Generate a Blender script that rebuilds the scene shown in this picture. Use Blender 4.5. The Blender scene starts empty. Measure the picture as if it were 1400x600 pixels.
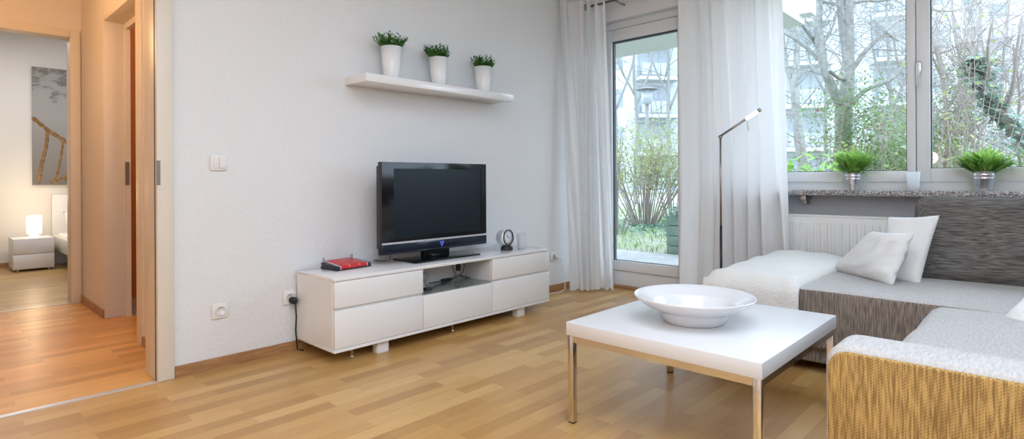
import bpy, bmesh, math, random
from mathutils import Vector, Matrix, noise
random.seed(7)
PI = math.pi
C = bpy.context.scene.collection
sc = bpy.context.scene

# ------------------------------------------------------------------ camera
FPX, CY, YAW, ROLL, H = 773.88, 246.25, 0.81195, -0.004927, 0.94
F = Vector((math.sin(YAW), math.cos(YAW), 0))
R0 = Vector((math.cos(YAW), -math.sin(YAW), 0))
R = R0 * math.cos(ROLL) + Vector((0, 0, 1)) * math.sin(ROLL)
U = R.cross(F)
cam_d = bpy.data.cameras.new('camera')
cam = bpy.data.objects.new('camera', cam_d)
C.objects.link(cam)
m = Matrix((R, U, -F)).transposed().to_4x4()
m.translation = (0, 0, H)
cam.matrix_world = m
cam_d.sensor_width = 36
cam_d.lens = 36 * FPX / 1400
cam_d.shift_y = -(300 - CY) / 1400
cam_d.clip_start = 0.02
cam_d.clip_end = 300
sc.camera = cam


def on_x(x, y, X):
    d = ray(x, y)
    return Vector((0, 0, H)) + d * (X / d.x)


def ray(x, y):
    return F + R * ((x - 700) / FPX) + U * ((CY - y) / FPX)


def W(x, y, d):
    """world point seen along a direction at a given distance into the scene"""
    return Vector((0, 0, H)) + ray(x, y) * d


# ------------------------------------------------------------------ materials
MATS = {}


def mat(name, col=(0.8, 0.8, 0.8), rough=0.5, metal=0.0, spec=0.5, bump=0.0, bscale=60, var=0.0, vscale=8,
        vstretch=(1, 1, 1), col2=None, trans=0.0, emis=None, estr=0.0, coat=0.0, sheen=0.0, wave=False):
    if name in MATS:
        return MATS[name]
    mt = bpy.data.materials.new(name)
    mt.use_nodes = True
    nt = mt.node_tree
    N, L = nt.nodes, nt.links
    b = N['Principled BSDF']
    b.inputs['Base Color'].default_value = (*col, 1)
    b.inputs['Roughness'].default_value = rough
    b.inputs['Metallic'].default_value = metal
    b.inputs['Specular IOR Level'].default_value = spec
    b.inputs['Coat Weight'].default_value = coat
    b.inputs['Sheen Weight'].default_value = sheen
    if emis:
        b.inputs['Emission Color'].default_value = (*emis, 1)
        b.inputs['Emission Strength'].default_value = estr
    tc = N.new('ShaderNodeTexCoord')
    if col2 is not None or var > 0:
        mp = N.new('ShaderNodeMapping')
        mp.inputs['Scale'].default_value = vstretch
        L.new(tc.outputs['Object'], mp.inputs['Vector'])
        nz = N.new('ShaderNodeTexNoise')
        nz.inputs['Scale'].default_value = vscale
        nz.inputs['Detail'].default_value = 4
        L.new(mp.outputs['Vector'], nz.inputs['Vector'])
        rp = N.new('ShaderNodeValToRGB')
        c2 = col2 if col2 is not None else tuple(max(0, c * (1 - var)) for c in col)
        rp.color_ramp.elements[0].position = 0.35
        rp.color_ramp.elements[1].position = 0.65
        rp.color_ramp.elements[0].color = (*c2, 1)
        rp.color_ramp.elements[1].color = (*col, 1)
        L.new(nz.outputs['Fac'], rp.inputs['Fac'])
        L.new(rp.outputs['Color'], b.inputs['Base Color'])
    if bump > 0:
        nb = N.new('ShaderNodeTexNoise')
        nb.inputs['Scale'].default_value = bscale
        nb.inputs['Detail'].default_value = 3
        L.new(tc.outputs['Object'], nb.inputs['Vector'])
        bp = N.new('ShaderNodeBump')
        bp.inputs['Strength'].default_value = bump
        bp.inputs['Distance'].default_value = 0.01
        L.new(nb.outputs['Fac'], bp.inputs['Height'])
        L.new(bp.outputs['Normal'], b.inputs['Normal'])
    if trans > 0:
        tr = N.new('ShaderNodeBsdfTranslucent')
        tr.inputs['Color'].default_value = (*col, 1)
        mx = N.new('ShaderNodeMixShader')
        mx.inputs[0].default_value = trans
        L.new(b.outputs[0], mx.inputs[1])
        L.new(tr.outputs[0], mx.inputs[2])
        L.new(mx.outputs[0], N['Material Output'].inputs['Surface'])
    MATS[name] = mt
    return mt


def parquet(name, tone):
    mt = bpy.data.materials.new(name)
    mt.use_nodes = True
    N, L = mt.node_tree.nodes, mt.node_tree.links
    b = N['Principled BSDF']
    b.inputs['Roughness'].default_value = 0.33
    b.inputs['Specular IOR Level'].default_value = 0.5
    tc = N.new('ShaderNodeTexCoord')
    br = N.new('ShaderNodeTexBrick')
    br.offset = 0.37
    br.offset_frequency = 2
    br.inputs['Scale'].default_value = 1.0
    br.inputs['Brick Width'].default_value = 0.46
    br.inputs['Row Height'].default_value = 0.072
    br.inputs['Mortar Size'].default_value = 0.0009
    br.inputs['Mortar Smooth'].default_value = 0.2
    br.inputs['Bias'].default_value = -0.1
    br.inputs['Color1'].default_value = (0, 0, 0, 1)
    br.inputs['Color2'].default_value = (1, 1, 1, 1)
    br.inputs['Mortar'].default_value = (0.15, 0.15, 0.15, 1)
    L.new(tc.outputs['Object'], br.inputs['Vector'])
    mp = N.new('ShaderNodeMapping')
    mp.inputs['Scale'].default_value = (2.2, 28, 1)
    L.new(tc.outputs['Object'], mp.inputs['Vector'])
    nz = N.new('ShaderNodeTexNoise')
    nz.inputs['Scale'].default_value = 2.5
    nz.inputs['Detail'].default_value = 6
    nz.inputs['Distortion'].default_value = 0.6
    L.new(mp.outputs['Vector'], nz.inputs['Vector'])
    mx = N.new('ShaderNodeMix')
    mx.data_type = 'RGBA'
    mx.inputs['Factor'].default_value = 0.42
    L.new(br.outputs['Color'], mx.inputs['A'])
    L.new(nz.outputs['Fac'], mx.inputs['B'])
    rp = N.new('ShaderNodeValToRGB')
    e = rp.color_ramp.elements
    e[0].position, e[1].position = 0.1, 0.9
    e[0].color = (0.41 * tone[0], 0.205 * tone[1], 0.06 * tone[2], 1)
    e[1].color = (0.70 * tone[0], 0.44 * tone[1], 0.175 * tone[2], 1)
    k = e.new(0.5)
    k.color = (0.56 * tone[0], 0.315 * tone[1], 0.105 * tone[2], 1)
    L.new(mx.outputs['Result'], rp.inputs['Fac'])
    L.new(rp.outputs['Color'], b.inputs['Base Color'])
    return mt


def tweed(name, light, dark, stretch, scale=30, weave=0.0):
    mt = bpy.data.materials.new(name)
    mt.use_nodes = True
    N, L = mt.node_tree.nodes, mt.node_tree.links
    b = N['Principled BSDF']
    b.inputs['Roughness'].default_value = 0.9
    b.inputs['Specular IOR Level'].default_value = 0.15
    tc = N.new('ShaderNodeTexCoord')
    mp = N.new('ShaderNodeMapping')
    mp.inputs['Scale'].default_value = stretch
    L.new(tc.outputs['Object'], mp.inputs['Vector'])
    nz = N.new('ShaderNodeTexNoise')
    nz.inputs['Scale'].default_value = scale
    nz.inputs['Detail'].default_value = 5
    L.new(mp.outputs['Vector'], nz.inputs['Vector'])
    fac = nz.outputs['Fac']
    if weave > 0:
        vo = N.new('ShaderNodeTexWave')
        vo.wave_type = 'BANDS'
        vo.bands_direction = 'DIAGONAL'
        vo.inputs['Scale'].default_value = 58
        vo.inputs['Distortion'].default_value = 1.0
        mp2 = N.new('ShaderNodeMapping')
        mp2.inputs['Scale'].default_value = (0.01, 1.0, 1.6)
        L.new(tc.outputs['Object'], mp2.inputs['Vector'])
        L.new(mp2.outputs['Vector'], vo.inputs['Vector'])
        vo2 = N.new('ShaderNodeTexWave')
        vo2.bands_direction = 'DIAGONAL'
        vo2.inputs['Scale'].default_value = 58
        vo2.inputs['Distortion'].default_value = 1.0
        mp3 = N.new('ShaderNodeMapping')
        mp3.inputs['Scale'].default_value = (0.01, -1.0, 1.6)
        L.new(tc.outputs['Object'], mp3.inputs['Vector'])
        L.new(mp3.outputs['Vector'], vo2.inputs['Vector'])
        ml = N.new('ShaderNodeMath')
        ml.operation = 'MULTIPLY'
        L.new(vo.outputs['Fac'], ml.inputs[0])
        L.new(vo2.outputs['Fac'], ml.inputs[1])
        mm = N.new('ShaderNodeMath')
        mm.operation = 'MULTIPLY_ADD'
        mm.inputs[1].default_value = -weave
        L.new(ml.outputs[0], mm.inputs[0])
        L.new(nz.outputs['Fac'], mm.inputs[2])
        fac = mm.outputs[0]
    rp = N.new('ShaderNodeValToRGB')
    rp.color_ramp.elements[0].position = 0.33
    rp.color_ramp.elements[1].position = 0.62
    rp.color_ramp.elements[0].color = (*dark, 1)
    rp.color_ramp.elements[1].color = (*light, 1)
    L.new(fac, rp.inputs['Fac'])
    L.new(rp.outputs['Color'], b.inputs['Base Color'])
    bp = N.new('ShaderNodeBump')
    bp.inputs['Strength'].default_value = 0.35
    bp.inputs['Distance'].default_value = 0.004
    L.new(fac, bp.inputs['Height'])
    L.new(bp.outputs['Normal'], b.inputs['Normal'])
    return mt


def glass_mat(name, gloss=0.06, tint=(1, 1, 1), rough=0.0):
    mt = bpy.data.materials.new(name)
    mt.use_nodes = True
    N, L = mt.node_tree.nodes, mt.node_tree.links
    N.remove(N['Principled BSDF'])
    t = N.new('ShaderNodeBsdfTransparent')
    t.inputs['Color'].default_value = (*tint, 1)
    g = N.new('ShaderNodeBsdfGlossy')
    g.inputs['Roughness'].default_value = rough
    mx = N.new('ShaderNodeMixShader')
    mx.inputs[0].default_value = gloss
    L.new(t.outputs[0], mx.inputs[1])
    L.new(g.outputs[0], mx.inputs[2])
    L.new(mx.outputs[0], N['Material Output'].inputs['Surface'])
    return mt


def granite():
    mt = bpy.data.materials.new('speckled granite')
    mt.use_nodes = True
    N, L = mt.node_tree.nodes, mt.node_tree.links
    b = N['Principled BSDF']
    b.inputs['Roughness'].default_value = 0.3
    tc = N.new('ShaderNodeTexCoord')
    v = N.new('ShaderNodeTexVoronoi')
    v.inputs['Scale'].default_value = 170
    L.new(tc.outputs['Object'], v.inputs['Vector'])
    s = N.new('ShaderNodeSeparateColor')
    L.new(v.outputs['Color'], s.inputs['Color'])
    rp = N.new('ShaderNodeValToRGB')
    e = rp.color_ramp.elements
    e[0].color = (0.05, 0.05, 0.05, 1)
    e[1].color = (0.62, 0.6, 0.6, 1)
    k = e.new(0.4)
    k.color = (0.22, 0.21, 0.21, 1)
    L.new(s.outputs[0], rp.inputs['Fac'])
    L.new(rp.outputs['Color'], b.inputs['Base Color'])
    return mt


M = dict(
    wall=mat('white plaster', (0.75, 0.755, 0.76), 0.9, bump=0.45, bscale=48, spec=0.2),
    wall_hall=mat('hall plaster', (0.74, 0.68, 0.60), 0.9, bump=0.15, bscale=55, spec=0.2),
    wall_bed=mat('bedroom plaster', (0.76, 0.74, 0.70), 0.9, spec=0.2),
    ceil=mat('ceiling white', (0.8, 0.8, 0.79), 0.9),
    floor=parquet('oak parquet', (0.95, 1.0, 1.0)),
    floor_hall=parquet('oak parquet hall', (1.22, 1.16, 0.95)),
    floor_bed=parquet('oak parquet bedroom', (0.8, 0.92, 1.05)),
    oak=mat('oak trim', (0.42, 0.23, 0.10), 0.5, col2=(0.30, 0.15, 0.06), vscale=10, vstretch=(1, 1, 8)),
    casing=mat('cream lacquer', (0.72, 0.66, 0.56), 0.4),
    pvc=mat('white window plastic', (0.74, 0.75, 0.76), 0.35),
    gasket=mat('dark gasket', (0.06, 0.07, 0.08), 0.6),
    gloss=mat('white gloss lacquer', (0.80, 0.79, 0.79), 0.12, coat=0.3),
    groove=mat('shaded white recess', (0.68, 0.67, 0.67), 0.3),
    white=mat('white satin', (0.70, 0.70, 0.71), 0.3),
    plastic=mat('white plastic', (0.78, 0.77, 0.74), 0.35),
    ceramic=mat('white ceramic', (0.72, 0.72, 0.73), 0.12, coat=0.5),
    pot=mat('white pot', (0.80, 0.80, 0.80), 0.25),
    black=mat('black gloss plastic', (0.004, 0.005, 0.007), 0.08, spec=0.4),
    blackm=mat('black matt plastic', (0.012, 0.013, 0.016), 0.4),
    navy=mat('dark blue gloss plastic', (0.008, 0.014, 0.028), 0.15),
    screen=mat('dark screen', (0.006, 0.011, 0.017), 0.35, spec=0.28),
    silver=mat('silver trim', (0.75, 0.77, 0.8), 0.3, metal=0.6),
    blue=mat('blue emblem', (0.12, 0.15, 0.8), 0.3, emis=(0.15, 0.2, 1.0), estr=0.6),
    chrome=mat('brushed steel', (0.72, 0.71, 0.70), 0.18, metal=1.0),
    steel=mat('dull steel', (0.36, 0.35, 0.34), 0.3, metal=1.0),
    zinc=mat('galvanised zinc', (0.75, 0.78, 0.82), 0.25, metal=1.0, var=0.25, vscale=25),
    red=mat('red plastic', (0.55, 0.012, 0.02), 0.3),
    orange=mat('orange mark', (0.9, 0.35, 0.05), 0.4),
    greyp=mat('grey plastic', (0.35, 0.35, 0.36), 0.4),
    cable=mat('black cable', (0.01, 0.01, 0.01), 0.5),
    cablew=mat('white cable', (0.75, 0.75, 0.73), 0.5),
    dial=mat('clock dial', (0.78, 0.79, 0.80), 0.5),
    leafd=mat('dark green leaf', (0.11, 0.28, 0.05), 0.45, col2=(0.04, 0.14, 0.02), vscale=40, trans=0.2),
    leafb=mat('bright green leaf', (0.40, 0.62, 0.14), 0.45, col2=(0.15, 0.38, 0.05), vscale=30, trans=0.4),
    soil=mat('soil', (0.05, 0.035, 0.02), 0.95),
    curtain=mat('white sheer cotton', (0.94, 0.945, 0.95), 0.9, trans=0.42, spec=0.1),
    linen=mat('white linen', (0.78, 0.77, 0.75), 0.95, bump=0.3, bscale=240, spec=0.1),
    throw=mat('white quilted cotton', (0.76, 0.75, 0.72), 0.95, bump=0.5, bscale=70, spec=0.1),
    tw_front=tweed('tweed vertical streaks', (0.29, 0.245, 0.205), (0.11, 0.09, 0.077), (1, 1, 0.07), 230),  # same fabric as the seat tops, darkened for faces in shade
    tw_top=tweed('tweed top streaks', (0.52, 0.505, 0.49), (0.42, 0.405, 0.39), (0.2, 1, 1), 200),  # sofa tweed lightened as if lit from the window
    tw_back=tweed('tweed horizontal streaks', (0.20, 0.185, 0.17), (0.055, 0.05, 0.046), (1, 0.05, 1), 230),  # same fabric again, darkest tone for the shaded back cushions
    tw_arm=tweed('warm lit tweed weave', (0.52, 0.345, 0.12), (0.23, 0.14, 0.05), (1, 1, 0.08), 240, weave=0.15),  # gold puts warm lamplight into the grey brown tweed colour
    rad=mat('radiator enamel', (0.82, 0.82, 0.80), 0.35),
    granite=granite(),
    pane=glass_mat('window glass', 0.022, (0.97, 0.99, 0.99)),
    clear=glass_mat('clear glass plate', 0.30, (0.95, 0.98, 0.97)),
    frost=mat('frosted glass', (0.88, 0.9, 0.92), 0.6, trans=0.55),
    concrete=mat('pale concrete', (0.42, 0.42, 0.41), 0.9, var=0.2, vscale=6),
    render_w=mat('white render', (0.68, 0.68, 0.68), 0.9),
    facade=mat('pale facade', (0.52, 0.54, 0.55), 0.9),  # facade, panes and railings kept pale and bluish to paint in haze
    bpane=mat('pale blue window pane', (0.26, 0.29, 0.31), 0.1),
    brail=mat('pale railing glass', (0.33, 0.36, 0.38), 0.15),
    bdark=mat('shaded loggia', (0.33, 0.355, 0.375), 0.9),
    bark=mat('grey bark', (0.30, 0.30, 0.28), 0.9, col2=(0.20, 0.20, 0.185), vscale=14, bump=0.5, bscale=30),  # grey lifted to put outdoor haze into the bark colour
    bark_d=mat('brown twig bark', (0.27, 0.225, 0.20), 0.9),
    bark_p=mat('pale distant bark', (0.21, 0.21, 0.205), 0.9),
    ivy=mat('ivy leaf', (0.25, 0.36, 0.29), 0.4, col2=(0.13, 0.22, 0.16), vscale=6, trans=0.2),
    shrubg=mat('fresh shrub leaf', (0.21, 0.33, 0.11), 0.6, col2=(0.12, 0.22, 0.06), vscale=3, trans=0.4),
    shruby=mat('yellow green leaf', (0.36, 0.39, 0.14), 0.6, col2=(0.22, 0.29, 0.09), vscale=2.5, trans=0.4),
    redleaf=mat('reddish leaf', (0.25, 0.15, 0.14), 0.6, trans=0.3),
    planter=mat('green painted wood', (0.27, 0.37, 0.29), 0.7, var=0.2, vscale=10),
    lampglow=mat('lit lamp glass', (1, 0.9, 0.75), 0.4, emis=(1.0, 0.66, 0.36), estr=1.5),
    shade=mat('glowing lamp glass', (1, 0.95, 0.85), 0.5, emis=(1.0, 0.80, 0.50), estr=2.6),
    canvas_edge=mat('canvas edge', (0.3, 0.29, 0.27), 0.9),
    rope=mat('brown rope', (0.34, 0.19, 0.07), 0.9, col2=(0.17, 0.09, 0.03), vscale=40),
    orangew=mat('orange brown wood', (0.52, 0.20, 0.05), 0.5),
    leafy=mat('lime leaf', (0.35, 0.62, 0.05), 0.5, trans=0.3),
)


# ------------------------------------------------------------------ mesh builder
class MB:
    def __init__(s):
        s.v, s.f, s.sm, s.mi = [], [], [], []

    def add(s, vs, fs, smooth=False, mi=0):
        o = len(s.v)
        s.v += [Vector(v) for v in vs]
        for f in fs:
            s.f.append([i + o for i in f])
            s.sm.append(smooth)
            s.mi.append(mi)
        return s

    def box(s, x0, x1, y0, y1, z0, z1, bev=0.0, seg=2, mi=0):
        if bev <= 0:
            vs = [(x, y, z) for z in (z0, z1) for y in (y0, y1) for x in (x0, x1)]
            return s.add(vs, [(0, 2, 3, 1), (4, 5, 7, 6), (0, 1, 5, 4), (2, 6, 7, 3), (0, 4, 6, 2), (1, 3, 7, 5)], False, mi)
        bm = bmesh.new()
        bmesh.ops.create_cube(bm, size=1)
        for v in bm.verts:
            v.co = Vector(((x0 + x1) / 2 + v.co.x * (x1 - x0), (y0 + y1) / 2 + v.co.y * (y1 - y0), (z0 + z1) / 2 + v.co.z * (z1 - z0)))
        bmesh.ops.bevel(bm, geom=list(bm.edges), offset=bev, segments=seg, affect='EDGES', profile=0.5)
        bm.verts.index_update()
        s.add([v.co.copy() for v in bm.verts], [[v.index for v in f.verts] for f in bm.faces], seg > 1, mi)
        bm.free()
        return s

    def tube(s, pts, rad, n=8, cap=True, smooth=True, mi=0):
        pts = [Vector(p) for p in pts]
        rs = rad if isinstance(rad, (list, tuple)) else [rad] * len(pts)
        t0 = (pts[1] - pts[0]).normalized()
        a = t0.orthogonal().normalized()
        vs, fs = [], []
        for i, p in enumerate(pts):
            t = ((pts[min(i + 1, len(pts) - 1)] - pts[max(i - 1, 0)])).normalized()
            a = (a - t * a.dot(t))
            a = a.normalized() if a.length > 1e-6 else t.orthogonal().normalized()
            b = t.cross(a)
            for k in range(n):
                q = 2 * PI * k / n
                vs.append(p + (a * math.cos(q) + b * math.sin(q)) * rs[i])
        for i in range(len(pts) - 1):
            for k in range(n):
                k2 = (k + 1) % n
                fs.append((i * n + k, i * n + k2, (i + 1) * n + k2, (i + 1) * n + k))
        if cap:
            fs.append(tuple(range(n))[::-1])
            fs.append(tuple((len(pts) - 1) * n + k for k in range(n)))
        return s.add(vs, fs, smooth, mi)

    def lathe(s, prof, c=(0, 0, 0), n=40, axis='z', smooth=True, mi=0, rot=None):
        vs, fs = [], []
        c = Vector(c)
        for (r, z) in prof:
            for k in range(n):
                q = 2 * PI * k / n
                v = Vector((r * math.cos(q), r * math.sin(q), z))
                if rot:
                    v = rot @ v
                vs.append(c + v)
        for i in range(len(prof) - 1):
            for k in range(n):
                k2 = (k + 1) % n
                fs.append((i * n + k, i * n + k2, (i + 1) * n + k2, (i + 1) * n + k))
        if prof[0][0] > 1e-5:
            fs.append(tuple(range(n))[::-1])
        if prof[-1][0] > 1e-5:
            fs.append(tuple((len(prof) - 1) * n + k for k in range(n)))
        return s.add(vs, fs, smooth, mi)

    def grid(s, P, smooth=True, mi=0):
        nu, nv = len(P), len(P[0])
        vs = [p for row in P for p in row]
        fs = [(i * nv + j, i * nv + j + 1, (i + 1) * nv + j + 1, (i + 1) * nv + j) for i in range(nu - 1) for j in range(nv - 1)]
        return s.add(vs, fs, smooth, mi)

    def leaf(s, o, d, length, width, droop=0.4, segs=3, up=Vector((0, 0, 1)), mi=0):
        o, d = Vector(o), Vector(d).normalized()
        side = d.cross(up)
        side = side.normalized() if side.length > 1e-4 else Vector((1, 0, 0))
        vs, fs = [], []
        p = o.copy()
        for i in range(segs + 1):
            t = i / segs
            w = width * (0.35 + 1.3 * math.sin(PI * min(1, t * 0.95 + 0.05)) * 0.65) * (1 if i < segs else 0.05)
            vs += [p + side * w / 2, p - side * w / 2]
            dd = (d - up * droop * t).normalized()
            p = p + dd * length / segs
        for i in range(segs):
            fs.append((2 * i, 2 * i + 1, 2 * i + 3, 2 * i + 2))
        return s.add(vs, fs, True, mi)

    def soft(s, c, size, r, n=10, puff=(0, 0, 0), nz=0.0, nsc=4.0, rot=None, mi=0, seed=0):
        """a soft rounded box; puff swells each axis in the middle"""
        hx, hy, hz = [q / 2 for q in size]
        idx, vs, fs = {}, [], []
        c = Vector(c)
        r = min(r, hx, hy, hz)

        def vert(i, j, k):
            key = (i, j, k)
            if key in idx:
                return idx[key]
            p = Vector(((i / n * 2 - 1), (j / n * 2 - 1), (k / n * 2 - 1)))
            q = Vector((p.x * hx, p.y * hy, p.z * hz))
            # gather grid lines near the rounded edges
            inner = Vector((max(-hx + r, min(hx - r, q.x)), max(-hy + r, min(hy - r, q.y)), max(-hz + r, min(hz - r, q.z))))
            dlt = q - inner
            if dlt.length > 1e-9:
                q = inner + dlt.normalized() * min(r, max(abs(dlt.x), abs(dlt.y), abs(dlt.z)))
            bx, by, bz = 1 - p.x ** 2, 1 - p.y ** 2, 1 - p.z ** 2
            q.x += p.x * puff[0] * by * bz
            q.y += p.y * puff[1] * bx * bz
            q.z += p.z * puff[2] * bx * by
            if nz:
                q += noise.noise_vector(q * nsc + Vector((seed, seed * 1.7, 0))) * nz
            if rot:
                q = rot @ q
            idx[key] = len(vs)
            vs.append(c + q)
            return idx[key]
        for a in range(n):
            for b in range(n):
                fs.append((vert(a, b, 0), vert(a, b + 1, 0), vert(a + 1, b + 1, 0), vert(a + 1, b, 0)))
                fs.append((vert(a, b, n), vert(a + 1, b, n), vert(a + 1, b + 1, n), vert(a, b + 1, n)))
                fs.append((vert(a, 0, b), vert(a + 1, 0, b), vert(a + 1, 0, b + 1), vert(a, 0, b + 1)))
                fs.append((vert(a, n, b), vert(a, n, b + 1), vert(a + 1, n, b + 1), vert(a + 1, n, b)))
                fs.append((vert(0, a, b), vert(0, a, b + 1), vert(0, a + 1, b + 1), vert(0, a + 1, b)))
                fs.append((vert(n, a, b), vert(n, a + 1, b), vert(n, a + 1, b + 1), vert(n, a, b + 1)))
        return s.add(vs, fs, True, mi)

    def build(s, name, mt, parent=None, at=None):
        """link as one object; vertices are given in world space"""
        base = Vector(at) if at is not None else Vector((0, 0, 0))
        off = base
        if parent is not None:
            off = WORLD.get(parent.name, Vector((0, 0, 0)))
        me = bpy.data.meshes.new(name)
        me.from_pydata([v - off for v in s.v], [], s.f)
        for p, sm, mi in zip(me.polygons, s.sm, s.mi):
            p.use_smooth = sm
            p.material_index = mi
        for q in (mt if isinstance(mt, (list, tuple)) else [mt]):
            me.materials.append(q)
        me.update()
        o = bpy.data.objects.new(name, me)
        C.objects.link(o)
        if parent is not None:
            o.parent = parent
        else:
            o.location = base
        WORLD[o.name] = off
        return o


WORLD = {}


def thing(name, label, cat, loc=(0, 0, 0), group=None):
    o = bpy.data.objects.new(name, None)
    C.objects.link(o)
    o.location = loc
    o.empty_display_size = 0.1
    WORLD[o.name] = Vector(loc)
    tag(o, label, cat, group)
    return o


def tag(o, label, cat, group=None, kind=None):
    o['label'] = label
    o['category'] = cat
    if group:
        o['group'] = group
    if kind:
        o['kind'] = kind
    return o


def struct(name, mb, mt, parent=None, label=None, cat=None):
    o = mb.build(name, mt, parent)
    if parent is None:
        o['kind'] = 'structure'
        if label:
            o['label'] = label
            o['category'] = cat
    return o


def dup(root, dloc, label=None, group=None):
    r = root.copy()
    C.objects.link(r)
    r.location = root.location + Vector(dloc)
    if label:
        r['label'] = label
    if group:
        r['group'] = group
    for ch in root.children:
        c = ch.copy()
        C.objects.link(c)
        c.parent = r
        for g in ch.children:
            d = g.copy()
            C.objects.link(d)
            d.parent = c
    return r


# ================================================================== SETTING
YT, XW, YE, XH, YB = 3.045, 4.17, 5.50, 0.90, 8.42   # tv wall, window wall, hall end wall, hall side wall, bedroom far wall
ZC = 2.62
struct('floor', MB().box(-2.4, 4.45, -2.6, YT, -0.12, 0), M['floor'], label='oak strip parquet floor of the living room', cat='floor')
struct('floor_hall', MB().box(-2.4, 1.06, YT, 5.56, -0.12, 0), M['floor_hall'], label='warm lit oak parquet floor of the hallway', cat='floor')
struct('floor_bedroom', MB().box(-1.5, 3.2, 5.56, YB + .1, -0.12, 0), M['floor_bed'], label='greyish oak parquet floor of the bedroom beyond', cat='floor')
struct('floor_side_room', MB().box(1.06, 2.4, 3.215, 5.5, -0.12, 0), M['concrete'], label='pale floor of the room behind the narrow hallway door', cat='floor')
struct('ceiling', MB().box(-2.4, 4.45, -2.6, YT, ZC, ZC + .1), M['ceil'], label='white living room ceiling', cat='ceiling')
struct('ceiling_hall', MB().box(-2.4, 2.4, YT, 5.6, ZC, ZC + .1), M['ceil'], label='white hallway ceiling', cat='ceiling')
struct('ceiling_bedroom', MB().box(-1.5, 3.2, 5.6, YB + .1, ZC, ZC + .1), M['ceil'], label='white bedroom ceiling', cat='ceiling')
# tv wall with the wide hallway opening at its left
struct('wall_left', MB().box(0.85, 4.45, YT, YT + .165, 0, ZC).box(-2.4, -0.35, YT, YT + .165, 0, ZC).box(-0.35, 0.85, YT, YT + .165, 2.30, ZC), M['wall'],
       label='white textured wall behind the television', cat='wall')
struct('wall_back', MB().box(-2.5, -2.4, -2.6, 5.6, 0, ZC), M['wall'], label='white wall behind the viewer', cat='wall')
struct('wall_rear', MB().box(-2.5, 4.45, -2.7, -2.6, 0, ZC), M['wall'], label='white wall on the rear side', cat='wall')
# window wall: balcony door opening and window opening
DY0, DY1, DZ = 2.04, 2.90, 2.32
WY0, WY1, WZ0, WZ1 = -1.4, 1.68, 0.84, 2.40
ww = MB()
ww.box(XW, 4.42, DY1, YT, 0, ZC).box(XW, 4.42, DY0, DY1, DZ, ZC).box(XW, 4.42, WY1, DY0, 0, ZC)
ww.box(XW, 4.42, WY0, WY1, 0, WZ0 - .002).box(XW, 4.42, WY0, WY1, WZ1, ZC).box(XW, 4.42, -2.6, WY0, 0, ZC)
struct('wall_right', ww, M['wall'], label='white wall holding the balcony door and window', cat='wall')
# hall side wall with narrow doorway, hall end wall with bedroom doorway
HD0, HD1, HDZ = 3.90, 4.715, 2.05
hw = MB().box(XH, XH + .14, YT + .165, HD0 - .03, 0, ZC).box(XH, XH + .14, HD1 + .03, YE, 0, ZC).box(XH, XH + .14, HD0 - .03, HD1 + .03, HDZ + .03, ZC)
struct('wall_hall_side', hw, M['wall_hall'], label='warm lit hallway side wall with the narrow doorway', cat='wall')
ew = MB().box(0.87, 2.4, YE, YE + .12, 0, ZC).box(-2.4, -0.08, YE, YE + .12, 0, ZC).box(-0.08, 0.87, YE, YE + .12, 2.10, ZC)
struct('wall_hall_end', ew, M['wall_hall'], label='warm lit hallway end wall around the bedroom doorway', cat='wall')
struct('wall_bedroom_far', MB().box(-1.5, 3.2, YB, YB + .1, 0, ZC), M['wall_bed'], label='cream bedroom wall behind the lamp', cat='wall')
struct('wall_bedroom_side', MB().box(-1.6, -1.5, YE + .12, YB + .1, 0, ZC).box(3.2, 3.3, YE + .12, YB + .1, 0, ZC), M['wall_bed'], label='bedroom side walls out of sight', cat='wall')
struct('wall_side_room', MB().box(2.4, 2.5, 3.21, YE, 0, ZC).box(XH + .14, 2.4, 3.21, 3.30, 0, ZC).box(XH + .14, 2.4, YE - .09, YE, 0, ZC), M['orangew'], label='orange brown wall inside the narrow hallway doorway', cat='wall')
struct('sill_shade', MB().box(XW - .006, XW - .0005, WY0, 1.5, .055, .831), mat('grey sill shade', (0.36, 0.365, 0.38), .9), label='thin grey sheet painting the shade between window sill and radiator', cat='shade sheet')  # added sheet: shade under the sill painted as flat grey
# baseboards
struct('baseboard_left', MB().box(0.852, XW - .001, YT - .012, YT, 0, 0.055), M['oak'], label='oak baseboard along the television wall', cat='baseboard')
struct('baseboard_right', MB().box(XW - .012, XW, DY1, YT - .012, 0, .05).box(XW - .012, XW, -2.6, DY0, 0, .05), M['oak'], label='oak baseboard under the window', cat='baseboard')
struct('baseboard_hall', MB().box(XH - .012, XH, HD1 + .031, YE - .001, 0, .055).box(XH - .012, XH, YT + .192, HD0 - .131, 0, .055).box(0.885, XH, YE - .012, YE, 0, .055), M['oak'],
       label='oak baseboard of the hallway', cat='baseboard')
struct('baseboard_bedroom', MB().box(-1.5, 3.2, YB - .012, YB, 0, .05), M['oak'], label='oak baseboard of the bedroom', cat='baseboard')
struct('trim_1', MB().box(-.35, 0.79, YT - .012, YT + .02, 0, .004), M['silver'], label='pale metal threshold strip between living room and hallway', cat='threshold')
struct('trim_2', MB().box(-.08, 0.83, YE + .005, YE + .035, 0, .004), M['silver'], label='thin threshold strip at the bedroom doorway', cat='threshold')
# living room door frame (the jamb left of the light switch)
d = struct('door_1', MB().box(0.778, 0.85, YT - .016, YT + .19, 0, 2.32, .004).box(-.42, 0.85, YT - .016, YT + .19, 2.25, 2.32, .004).box(-.42, -.35, YT - .016, YT + .19, 0, 2.32, .004),
           M['casing'], label='cream lacquered frame of the living room doorway', cat='door frame')
MB().box(0.775, 0.7795, YT + .006, YT + .012, 0, 2.25).build('seal', M['gasket'], d)
MB().box(0.7775, 0.793, YT - .0185, YT - .010, 0.925, 1.04, .001, 1).build('strike_plate', M['steel'], d)
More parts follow.
